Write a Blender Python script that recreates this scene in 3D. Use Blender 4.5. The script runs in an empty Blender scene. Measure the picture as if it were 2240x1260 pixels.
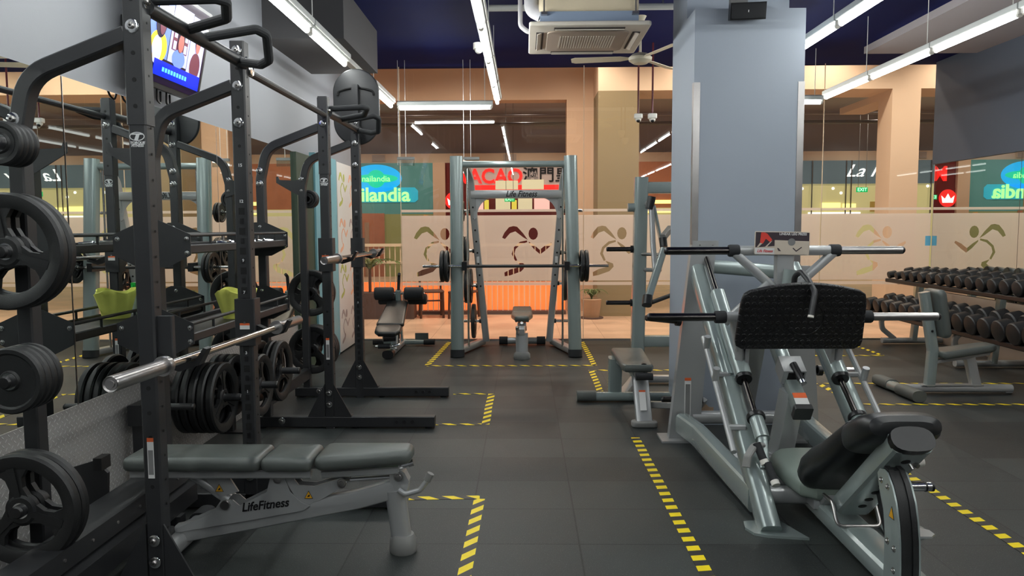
import bpy, math, random
from mathutils import Vector, Matrix
random.seed(7)
V = Vector
PI = math.pi
SC = bpy.context.scene
COL = SC.collection

# ---------------------------------------------------------------- camera
FPX = 1640.0
CAM = V((0.0, 0.0, 1.53))
YAW = math.atan(28 / FPX)
PITCH = math.atan(133 / FPX)
ROLL = -0.0045
RC = (Matrix.Rotation(YAW, 3, 'Z') @ Matrix.Rotation(PI / 2 - PITCH, 3, 'X') @ Matrix.Rotation(ROLL, 3, 'Z'))
cd = bpy.data.cameras.new('camera')
cd.sensor_width = 36.0
cd.lens = FPX / 2240.0 * 36.0
cd.clip_start = 0.05
cd.clip_end = 80
cam = bpy.data.objects.new('camera', cd)
cam.matrix_world = Matrix.Translation(CAM) @ RC.to_4x4()
COL.objects.link(cam)
SC.camera = cam

def ray(px, py):
    return RC @ V(((px - 1120) / FPX, -(py - 630) / FPX, -1.0))
def W(px, py, Y):
    d = ray(px, py); return CAM + d * ((Y - CAM.y) / d.y)
def F(px, py, z=0.0):
    d = ray(px, py); return CAM + d * ((z - CAM.z) / d.z)

# ---------------------------------------------------------------- world, view
w = bpy.data.worlds.new('world'); SC.world = w
w.use_nodes = True
w.node_tree.nodes['Background'].inputs[0].default_value = (0.55, 0.6, 0.7, 1)
w.node_tree.nodes['Background'].inputs[1].default_value = 0.02
SC.view_settings.view_transform = 'Standard'
SC.view_settings.look = 'None'
SC.view_settings.gamma = 1.0
SC.view_settings.exposure = 0.1
SC.view_settings.use_curve_mapping = False
try:
    SC.cycles.use_denoising = True
    SC.cycles.max_bounces = 9
    SC.cycles.diffuse_bounces = 4
    SC.cycles.glossy_bounces = 5
    SC.cycles.transmission_bounces = 8
    SC.cycles.transparent_max_bounces = 16
    SC.cycles.sample_clamp_indirect = 6.0
    SC.cycles.blur_glossy = 0.6
    SC.cycles.caustics_refractive = False
except Exception:
    pass

TUBE_E = 44.0        # gym fluorescent tubes
MALL_W = 40.0        # added mall downlights, watts each

# ---------------------------------------------------------------- materials
def s2l(c):
    return c / 12.92 if c <= 0.04045 else ((c + 0.055) / 1.055) ** 2.4
def rgb(r, g, b):
    return (s2l(r / 255), s2l(g / 255), s2l(b / 255), 1)
MATS = {}
def mat(name, col, rough=0.5, metal=0.0, var=0.0, vscale=8.0, bump=0.0, bscale=200.0, coat=0.0, emit=0.0, spec=0.5, ecol=None):
    m = bpy.data.materials.new(name); m.use_nodes = True
    nt = m.node_tree; b = nt.nodes['Principled BSDF']
    b.inputs['Base Color'].default_value = col
    b.inputs['Roughness'].default_value = rough
    b.inputs['Metallic'].default_value = metal
    b.inputs['Specular IOR Level'].default_value = spec
    if coat: b.inputs['Coat Weight'].default_value = coat; b.inputs['Coat Roughness'].default_value = 0.15
    if emit:
        b.inputs['Emission Color'].default_value = ecol or col
        b.inputs['Emission Strength'].default_value = emit
    tc = nt.nodes.new('ShaderNodeTexCoord')
    if var:
        n = nt.nodes.new('ShaderNodeTexNoise'); n.inputs['Scale'].default_value = vscale; n.inputs['Detail'].default_value = 5
        nt.links.new(tc.outputs['Object'], n.inputs['Vector'])
        mx = nt.nodes.new('ShaderNodeMix'); mx.data_type = 'RGBA'
        mx.inputs[6].default_value = tuple(max(0, c * (1 - var)) for c in col[:3]) + (1,)
        mx.inputs[7].default_value = tuple(min(1, c * (1 + var)) for c in col[:3]) + (1,)
        nt.links.new(n.outputs['Fac'], mx.inputs[0]); nt.links.new(mx.outputs[2], b.inputs['Base Color'])
        r = nt.nodes.new('ShaderNodeMapRange'); r.inputs[3].default_value = max(0.02, rough - 0.5 * var); r.inputs[4].default_value = min(1, rough + 0.5 * var)
        nt.links.new(n.outputs['Fac'], r.inputs[0]); nt.links.new(r.outputs[0], b.inputs['Roughness'])
    if bump:
        n = nt.nodes.new('ShaderNodeTexNoise'); n.inputs['Scale'].default_value = bscale
        nt.links.new(tc.outputs['Object'], n.inputs['Vector'])
        bp = nt.nodes.new('ShaderNodeBump'); bp.inputs['Strength'].default_value = bump; bp.inputs['Distance'].default_value = 0.002
        nt.links.new(n.outputs['Fac'], bp.inputs['Height']); nt.links.new(bp.outputs['Normal'], b.inputs['Normal'])
    MATS[name] = m
    return m

mat('rack_black', rgb(38, 39, 41), 0.42, 0.0, 0.12, 10, 0.15, 900)
mat('black_plastic', rgb(19, 19, 21), 0.35)
mat('hole_black', rgb(6, 6, 7), 0.8)
mat('rubber_black', rgb(21, 22, 23), 0.48, 0, 0.25, 12, 0.3, 300)
mat('dumbbell_rubber', rgb(25, 25, 26), 0.45, 0, 0.2, 14, 0.2, 400)
mat('grip_foam', rgb(30, 32, 35), 0.75, 0, 0.1, 30, 0.4, 900)
mat('pad_grey', rgb(86, 90, 87), 0.6, 0, 0.1, 30, 0.4, 900)
mat('vinyl_black', rgb(30, 32, 33), 0.33, 0, 0.1, 6, 0.15, 500)
mat('vinyl_grey', rgb(84, 89, 86), 0.33, 0, 0.1, 5, 0.15, 500)
mat('vinyl_green', rgb(124, 136, 128), 0.42, 0, 0.08, 5, 0.15, 500)
mat('silver_paint', rgb(168, 170, 170), 0.3, 0.35, 0.03, 6, 0.05, 900, coat=0.4)
mat('silver_green', rgb(150, 162, 160), 0.25, 0.35, 0.03, 6, 0.05, 900, coat=0.6)
mat('chrome', rgb(215, 215, 214), 0.13, 1.0, 0.05, 9)
mat('steel_brushed', rgb(175, 172, 170), 0.3, 1.0, 0.08, 20)
mat('dark_steel', rgb(92, 88, 86), 0.22, 1.0, 0.1, 14)
mat('white_paint', rgb(226, 226, 220), 0.4, 0, 0.04, 6)
mat('white_plastic', rgb(228, 225, 216), 0.35)
mat('grey_plastic', rgb(120, 120, 118), 0.5)
mat('lit_housing', rgb(205, 208, 204), 0.35, 0.1)
mat('wall_grey', rgb(134, 136, 141), 0.62, 0, 0.05, 1.5, 0.2, 120)
mat('wall_slate', rgb(68, 75, 86), 0.62, 0, 0.05, 1.5, 0.2, 120)
mat('beam_dark', rgb(72, 71, 72), 0.7, 0, 0.06, 2, 0.2, 120)
mat('soffit_grey', rgb(150, 143, 144), 0.7, 0, 0.05, 2, 0.2, 120)
mat('ceiling_navy', rgb(3, 18, 72), 0.8, 0, 0.15, 1.2, 0.3, 60, spec=0.12)
mat('column_blue', rgb(152, 161, 172), 0.55, 0, 0.05, 1.3, 0.15, 90)
mat('teal_paint', rgb(118, 168, 178), 0.5, 0, 0.05, 2)
mat('dark_green', rgb(52, 66, 50), 0.6, 0, 0.1, 2)
mat('beige_wall', rgb(214, 182, 154), 0.75, 0, 0.05, 1.2, 0.15, 80)
mat('beige_light', rgb(226, 202, 176), 0.75, 0, 0.05, 1.2, 0.15, 80)
mat('olive_wall', rgb(142, 128, 98), 0.75, 0, 0.05, 1.2, 0.15, 80)
mat('mall_dark', rgb(176, 172, 174), 0.8, 0, 0.1, 1)
mat('red_rod', rgb(92, 26, 34), 0.4)
mat('label_white', rgb(214, 214, 212), 0.5)
mat('label_orange', rgb(214, 96, 48), 0.5)
mat('label_grey', rgb(120, 120, 120), 0.5)
mat('warn_yellow', rgb(214, 158, 32), 0.5)
mat('logo_black', rgb(16, 16, 18), 0.4)
mat('logo_white', rgb(214, 216, 216), 0.5)
mat('logo_red', rgb(196, 40, 46), 0.5)
mat('placard_dark', rgb(58, 48, 54), 0.35)
mat('placard_red', rgb(214, 64, 52), 0.4)
mat('placard_pale', rgb(202, 190, 174), 0.35)
mat('cloth_lime', rgb(224, 228, 112), 0.85, 0, 0.1, 20, 0.5, 400)
mat('green_plastic', rgb(30, 205, 80), 0.3)
mat('clear_plastic', rgb(200, 215, 215), 0.15, 0, spec=0.8)
mat('wood_dark', rgb(86, 56, 44), 0.5, 0, 0.2, 6)
mat('wood_warm', rgb(188, 122, 88), 0.55, 0, 0.2, 4)
mat('planter_brown', rgb(86, 66, 62), 0.7, 0, 0.1, 4)
mat('leaf_green', rgb(92, 108, 58), 0.6, 0, 0.3, 10)
mat('terracotta', rgb(170, 138, 110), 0.8, 0, 0.15, 8)
mat('railing_white', rgb(228, 206, 176), 0.5)
mat('ac_white', rgb(222, 214, 200), 0.45, 0, 0.04, 6)
mat('ac_foam', rgb(206, 192, 164), 0.8, 0, 0.1, 7, 0.4, 60)
mat('ac_grille', rgb(176, 158, 142), 0.6)
mat('ac_shadow', rgb(70, 62, 60), 0.8)
mat('ac_blue', rgb(140, 156, 178), 0.6)
mat('fan_cream', rgb(206, 196, 172), 0.45)
mat('insulation', rgb(205, 203, 204), 0.7, 0, 0.1, 20, 0.6, 50)
mat('patch_plaster', rgb(176, 150, 124), 0.9, 0, 0.3, 25)
mat('concrete_sill', rgb(150, 128, 112), 0.8, 0, 0.1, 5)
mat('cloud_orange', rgb(226, 160, 78), 0.7)
mat('menu_and_reflection_pale', rgb(225, 218, 180), 0.5, emit=0.45)
mat('menu_yellow', rgb(220, 205, 80), 0.5, emit=0.6)
mat('menu_pink', rgb(240, 190, 180), 0.5, emit=0.7)
mat('menu_blue', rgb(70, 50, 170), 0.5, emit=0.5)
mat('sign_red', rgb(226, 40, 34), 0.5, emit=0.9)
mat('sign_panel', rgb(196, 176, 166), 0.5, emit=0.25)
mat('sign_black', rgb(22, 20, 22), 0.5)
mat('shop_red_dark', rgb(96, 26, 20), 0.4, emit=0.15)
mat('sign_teal', rgb(86, 138, 134), 0.45, emit=0.22)
mat('glow_blue', rgb(20, 160, 225), 0.4, emit=0.85)
mat('glow_cyan', rgb(50, 165, 190), 0.4, emit=0.55)
mat('neon_lime', rgb(170, 250, 150), 0.4, emit=1.0)
mat('neon_teal', rgb(20, 190, 150), 0.4, emit=0.8)
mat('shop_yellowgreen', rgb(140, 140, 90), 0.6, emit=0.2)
mat('shop_slate', rgb(96, 112, 118), 0.25, emit=0.3)  # emission painted in to brighten the slate panels
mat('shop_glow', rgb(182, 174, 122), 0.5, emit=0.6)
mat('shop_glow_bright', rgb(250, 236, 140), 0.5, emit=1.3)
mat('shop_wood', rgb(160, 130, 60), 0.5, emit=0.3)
mat('sign_white_lit', rgb(245, 245, 240), 0.4, emit=1.1)
mat('exit_green', rgb(20, 170, 90), 0.4, emit=0.9)
mat('exit_letter', rgb(190, 255, 215), 0.4, emit=1.3)
mat('orange_panel', rgb(255, 124, 62), 0.5, emit=0.85)
mat('sticker_blue', rgb(110, 190, 222), 0.5)
mat('screen_blue', rgb(104, 128, 205), 0.12, emit=0.85)
mat('screen_navy', rgb(20, 40, 200), 0.12, emit=0.9)
mat('screen_dark', rgb(36, 24, 48), 0.12, emit=0.25)
mat('screen_lilac', rgb(176, 178, 226), 0.12, emit=0.8)
mat('screen_red', rgb(176, 104, 96), 0.12, emit=0.7)
mat('screen_brown', rgb(104, 56, 70), 0.12, emit=0.7)
mat('screen_yellow', rgb(232, 192, 60), 0.12, emit=0.9)
mat('screen_cyan', rgb(90, 190, 240), 0.12, emit=1.0)
mat('art_green', rgb(172, 176, 88), 0.6)
mat('art_orange', rgb(226, 170, 138), 0.6)
mat('art_grey', rgb(168, 152, 150), 0.6)
mat('art_panel', rgb(214, 212, 208), 0.45)

def emis(name, col, strength):
    m = bpy.data.materials.new(name); m.use_nodes = True
    nt = m.node_tree; nt.nodes.clear()
    e = nt.nodes.new('ShaderNodeEmission'); e.inputs[0].default_value = col; e.inputs[1].default_value = strength
    o = nt.nodes.new('ShaderNodeOutputMaterial'); nt.links.new(e.outputs[0], o.inputs[0])
    MATS[name] = m
emis('tube_light', (0.97, 1.0, 0.98, 1), TUBE_E)
emis('down_light', (1.0, 0.8, 0.6, 1), 6.0)

def glass_thin(name, tint, gain=1.0, base=0.0):
    m = bpy.data.materials.new(name); m.use_nodes = True
    nt = m.node_tree; nt.nodes.clear()
    t = nt.nodes.new('ShaderNodeBsdfTransparent'); t.inputs[0].default_value = tint
    g = nt.nodes.new('ShaderNodeBsdfGlossy'); g.inputs['Roughness'].default_value = 0.0
    fr = nt.nodes.new('ShaderNodeFresnel'); fr.inputs[0].default_value = 1.5
    ma = nt.nodes.new('ShaderNodeMath'); ma.operation = 'MULTIPLY_ADD'; ma.inputs[1].default_value = gain; ma.inputs[2].default_value = base
    mx = nt.nodes.new('ShaderNodeMixShader'); o = nt.nodes.new('ShaderNodeOutputMaterial')
    nt.links.new(fr.outputs[0], ma.inputs[0]); nt.links.new(ma.outputs[0], mx.inputs[0])
    nt.links.new(t.outputs[0], mx.inputs[1]); nt.links.new(g.outputs[0], mx.inputs[2]); nt.links.new(mx.outputs[0], o.inputs[0])
    MATS[name] = m
glass_thin('window_glass', (0.97, 0.985, 0.975, 1), 1.7, 0.0)
glass_thin('acrylic', (0.85, 0.9, 0.88, 1), 2.0, 0.08)

def frost():
    m = bpy.data.materials.new('frosted_film'); m.use_nodes = True
    nt = m.node_tree; nt.nodes.clear(); L = nt.links.new
    tr = nt.nodes.new('ShaderNodeBsdfTranslucent'); tr.inputs[0].default_value = (0.95, 0.93, 0.91, 1)
    df = nt.nodes.new('ShaderNodeBsdfDiffuse'); df.inputs[0].default_value = (0.62, 0.6, 0.59, 1)
    tp = nt.nodes.new('ShaderNodeBsdfTransparent'); tp.inputs[0].default_value = (0.9, 0.9, 0.9, 1)
    gl = nt.nodes.new('ShaderNodeBsdfGlossy'); gl.inputs['Roughness'].default_value = 0.12
    n = nt.nodes.new('ShaderNodeTexNoise'); n.inputs['Scale'].default_value = 3
    r = nt.nodes.new('ShaderNodeMapRange'); r.inputs[3].default_value = 0.08; r.inputs[4].default_value = 0.15
    L(n.outputs['Fac'], r.inputs[0])
    a = nt.nodes.new('ShaderNodeMixShader'); a.inputs[0].default_value = 0.42
    b = nt.nodes.new('ShaderNodeMixShader'); c = nt.nodes.new('ShaderNodeMixShader'); c.inputs[0].default_value = 0.05
    o = nt.nodes.new('ShaderNodeOutputMaterial')
    L(tr.outputs[0], a.inputs[1]); L(df.outputs[0], a.inputs[2]); L(a.outputs[0], b.inputs[1]); L(tp.outputs[0], b.inputs[2]); L(r.outputs[0], b.inputs[0])
    L(b.outputs[0], c.inputs[1]); L(gl.outputs[0], c.inputs[2]); L(c.outputs[0], o.inputs[0])
    MATS['frosted_film'] = m
frost()

def mirror():
    m = bpy.data.materials.new('mirror_silver'); m.use_nodes = True
    nt = m.node_tree; nt.nodes.clear()
    g = nt.nodes.new('ShaderNodeBsdfGlossy'); g.inputs[0].default_value = (0.84, 0.89, 0.865, 1); g.inputs['Roughness'].default_value = 0.0
    o = nt.nodes.new('ShaderNodeOutputMaterial'); nt.links.new(g.outputs[0], o.inputs[0])
    MATS['mirror_silver'] = m
mirror()

def N(nt, t, **k):
    n = nt.nodes.new(t)
    for a, b in k.items(): setattr(n, a, b)
    return n

def floor_mat(name, c1, c2, seam, tx, ty, ox, oy, mort, rough, speck, stagger=0.0):
    m = bpy.data.materials.new(name); m.use_nodes = True
    nt = m.node_tree; L = nt.links.new; b = nt.nodes['Principled BSDF']
    tc = N(nt, 'ShaderNodeTexCoord'); mp = N(nt, 'ShaderNodeMapping'); mp.inputs['Location'].default_value = (ox, oy, 0)
    L(tc.outputs['Object'], mp.inputs[0])
    br = N(nt, 'ShaderNodeTexBrick'); br.offset = stagger; br.inputs['Scale'].default_value = 1.0
    br.inputs['Brick Width'].default_value = tx; br.inputs['Row Height'].default_value = ty
    br.inputs['Mortar Size'].default_value = mort; br.inputs['Mortar Smooth'].default_value = 0.3
    br.inputs['Color1'].default_value = c1; br.inputs['Color2'].default_value = c2; br.inputs['Mortar'].default_value = seam
    L(mp.outputs[0], br.inputs[0])
    ns = N(nt, 'ShaderNodeTexNoise'); ns.inputs['Scale'].default_value = 1.7; ns.inputs['Detail'].default_value = 6
    L(tc.outputs['Object'], ns.inputs[0])
    m1 = N(nt, 'ShaderNodeMix', data_type='RGBA', blend_type='MULTIPLY'); m1.inputs[0].default_value = 0.5
    L(br.outputs['Color'], m1.inputs[6]); 
    rr = N(nt, 'ShaderNodeMapRange'); rr.inputs[1].default_value = 0.3; rr.inputs[2].default_value = 0.7; rr.inputs[3].default_value = 0.55; rr.inputs[4].default_value = 1.35
    L(ns.outputs['Fac'], rr.inputs[0]); L(rr.outputs[0], m1.inputs[7])
    out = m1.outputs[2]
    if speck:
        vo = N(nt, 'ShaderNodeTexNoise'); vo.inputs['Scale'].default_value = 190; vo.inputs['Detail'].default_value = 2
        L(tc.outputs['Object'], vo.inputs[0])
        r2 = N(nt, 'ShaderNodeMapRange'); r2.inputs[1].default_value = 0.62; r2.inputs[2].default_value = 0.72
        L(vo.outputs['Fac'], r2.inputs[0])
        m2 = N(nt, 'ShaderNodeMix', data_type='RGBA'); m2.inputs[7].default_value = speck
        L(r2.outputs[0], m2.inputs[0]); L(out, m2.inputs[6]); out = m2.outputs[2]
        bp = N(nt, 'ShaderNodeBump'); bp.inputs['Strength'].default_value = 0.35; bp.inputs['Distance'].default_value = 0.003
        L(vo.outputs['Fac'], bp.inputs['Height']); L(bp.outputs[0], b.inputs['Normal'])
    L(out, b.inputs['Base Color'])
    r3 = N(nt, 'ShaderNodeMapRange'); r3.inputs[3].default_value = rough - 0.1; r3.inputs[4].default_value = rough + 0.1
    L(ns.outputs['Fac'], r3.inputs[0]); L(r3.outputs[0], b.inputs['Roughness'])
    MATS[name] = m
floor_mat('rubber_floor', rgb(49, 54, 53), rgb(27, 30, 30), rgb(12, 14, 14), 0.545, 0.455, 0.285, -3.52, 0.005, 0.5, rgb(92, 97, 95))
floor_mat('mall_tile', rgb(206, 174, 148), rgb(198, 165, 140), rgb(150, 120, 100), 0.6, 0.6, 0.1, 0.2, 0.004, 0.4, None, 0.0)

def plate_mat():
    m = mat('diamond_plate', rgb(134, 133, 131), 0.42, 0.35)
    nt = m.node_tree; L = nt.links.new; b = nt.nodes['Principled BSDF']
    tc = N(nt, 'ShaderNodeTexCoord'); mp = N(nt, 'ShaderNodeMapping'); mp.inputs['Rotation'].default_value = (0, 0, 0)
    sp = N(nt, 'ShaderNodeSeparateXYZ'); L(tc.outputs['Object'], sp.inputs[0])
    def cell(off):
        # small slanted lugs on a grid in the Y/Z plane
        ay = N(nt, 'ShaderNodeMath', operation='MULTIPLY_ADD'); ay.inputs[1].default_value = 26; ay.inputs[2].default_value = off
        az = N(nt, 'ShaderNodeMath', operation='MULTIPLY_ADD'); az.inputs[1].default_value = 26; az.inputs[2].default_value = off
        L(sp.outputs['Y'], ay.inputs[0]); L(sp.outputs['Z'], az.inputs[0])
        fy = N(nt, 'ShaderNodeMath', operation='FRACT'); fz = N(nt, 'ShaderNodeMath', operation='FRACT')
        L(ay.outputs[0], fy.inputs[0]); L(az.outputs[0], fz.inputs[0])
        cy = N(nt, 'ShaderNodeMath', operation='SUBTRACT'); cy.inputs[1].default_value = 0.5; L(fy.outputs[0], cy.inputs[0])
        cz = N(nt, 'ShaderNodeMath', operation='SUBTRACT'); cz.inputs[1].default_value = 0.5; L(fz.outputs[0], cz.inputs[0])
        s = 1 if off == 0 else -1
        u = N(nt, 'ShaderNodeMath', operation='MULTIPLY_ADD'); u.inputs[1].default_value = s; L(cz.outputs[0], u.inputs[0]); L(cy.outputs[0], u.inputs[2])
        v = N(nt, 'ShaderNodeMath', operation='MULTIPLY_ADD'); v.inputs[1].default_value = -s; L(cz.outputs[0], v.inputs[0]); L(cy.outputs[0], v.inputs[2])
        au = N(nt, 'ShaderNodeMath', operation='POWER'); au.inputs[1].default_value = 2; L(u.outputs[0], au.inputs[0])
        av = N(nt, 'ShaderNodeMath', operation='POWER'); av.inputs[1].default_value = 2; L(v.outputs[0], av.inputs[0])
        q = N(nt, 'ShaderNodeMath', operation='MULTIPLY_ADD'); q.inputs[1].default_value = 14; L(av.outputs[0], q.inputs[0]); L(au.outputs[0], q.inputs[2])
        r = N(nt, 'ShaderNodeMapRange'); r.inputs[1].default_value = 0.22; r.inputs[2].default_value = 0.08; L(q.outputs[0], r.inputs[0])
        return r.outputs[0]
    mx = N(nt, 'ShaderNodeMath', operation='MAXIMUM'); L(cell(0), mx.inputs[0]); L(cell(0.5), mx.inputs[1])
    bp = N(nt, 'ShaderNodeBump'); bp.inputs['Strength'].default_value = 1.0; bp.inputs['Distance'].default_value = 0.004
    cm = N(nt, 'ShaderNodeMix', data_type='RGBA'); cm.inputs[6].default_value = rgb(178, 176, 173); cm.inputs[7].default_value = rgb(225, 225, 222)
    L(mx.outputs[0], cm.inputs[0]); L(cm.outputs[2], b.inputs['Base Color'])
    L(mx.outputs[0], bp.inputs['Height']); L(bp.outputs[0], b.inputs['Normal'])
plate_mat()

def tape_mat(name, slant, period):
    m = bpy.data.materials.new(name); m.use_nodes = True
    nt = m.node_tree; L = nt.links.new; b = nt.nodes['Principled BSDF']
    tc = N(nt, 'ShaderNodeTexCoord'); sp = N(nt, 'ShaderNodeSeparateXYZ'); L(tc.outputs['Object'], sp.inputs[0])
    a = N(nt, 'ShaderNodeMath', operation='MULTIPLY_ADD'); a.inputs[1].default_value = slant; L(sp.outputs['Y'], a.inputs[0]); L(sp.outputs['X'], a.inputs[2])
    d = N(nt, 'ShaderNodeMath', operation='DIVIDE'); d.inputs[1].default_value = period; L(a.outputs[0], d.inputs[0])
    f = N(nt, 'ShaderNodeMath', operation='FRACT'); L(d.outputs[0], f.inputs[0])
    g = N(nt, 'ShaderNodeMath', operation='GREATER_THAN'); g.inputs[1].default_value = 0.5; L(f.outputs[0], g.inputs[0])
    ns = N(nt, 'ShaderNodeTexNoise'); ns.inputs['Scale'].default_value = 25; L(tc.outputs['Object'], ns.inputs[0])
    y = N(nt, 'ShaderNodeMix', data_type='RGBA'); y.inputs[6].default_value = rgb(238, 208, 8); y.inputs[7].default_value = rgb(255, 232, 14); L(ns.outputs['Fac'], y.inputs[0])
    mx = N(nt, 'ShaderNodeMix', data_type='RGBA'); mx.inputs[6].default_value = rgb(46, 44, 42); L(g.outputs[0], mx.inputs[0]); L(y.outputs[2], mx.inputs[7])
    L(mx.outputs[2], b.inputs['Base Color']); b.inputs['Roughness'].default_value = 0.45
    MATS[name] = m
tape_mat('tape_square', 0.15, 0.105)
tape_mat('tape_slant', 1.2, 0.14)

def stud_mat():
    m = mat('studded_rubber', rgb(22, 22, 24), 0.42)
    nt = m.node_tree; L = nt.links.new; b = nt.nodes['Principled BSDF']
    tc = N(nt, 'ShaderNodeTexCoord'); sp = N(nt, 'ShaderNodeSeparateXYZ'); L(tc.outputs['Object'], sp.inputs[0])
    cb = []
    for ax in ('X', 'Z'):
        a = N(nt, 'ShaderNodeMath', operation='MULTIPLY'); a.inputs[1].default_value = 27; L(sp.outputs[ax], a.inputs[0])
        f = N(nt, 'ShaderNodeMath', operation='FRACT'); L(a.outputs[0], f.inputs[0])
        s = N(nt, 'ShaderNodeMath', operation='SUBTRACT'); s.inputs[1].default_value = 0.5; L(f.outputs[0], s.inputs[0])
        p = N(nt, 'ShaderNodeMath', operation='POWER'); p.inputs[1].default_value = 2; L(s.outputs[0], p.inputs[0]); cb.append(p)
    q = N(nt, 'ShaderNodeMath', operation='ADD'); L(cb[0].outputs[0], q.inputs[0]); L(cb[1].outputs[0], q.inputs[1])
    r = N(nt, 'ShaderNodeMapRange'); r.inputs[1].default_value = 0.15; r.inputs[2].default_value = 0.1; L(q.outputs[0], r.inputs[0])
    bp = N(nt, 'ShaderNodeBump'); bp.inputs['Strength'].default_value = 1.0; bp.inputs['Distance'].default_value = 0.004
    L(r.outputs[0], bp.inputs['Height']); L(bp.outputs[0], b.inputs['Normal'])
stud_mat()

# ---------------------------------------------------------------- mesh builder
def rotm(ax='Z', a=0.0): return Matrix.Rotation(a, 4, ax)
def T(x, y=None, z=None):
    return Matrix.Translation(V(x) if y is None else V((x, y, z)))

def fillet(pts, r, n=6):
    pts = [V(p) for p in pts]
    out = [pts[0]]
    for i in range(1, len(pts) - 1):
        a, b, c = pts[i - 1], pts[i], pts[i + 1]
        d1 = (a - b); d2 = (c - b); l1, l2 = d1.length, d2.length
        d1.normalize(); d2.normalize()
        ang = d1.angle(d2)
        if ang > PI - 0.03: out.append(b); continue
        t = min(r / math.tan(ang / 2), l1 * 0.48, l2 * 0.48)
        p0, p1 = b + d1 * t, b + d2 * t
        for k in range(n + 1):
            s = k / n
            out.append(p0 * (1 - s) ** 2 + b * 2 * s * (1 - s) + p1 * s * s)
    out.append(pts[-1])
    return out

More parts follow.
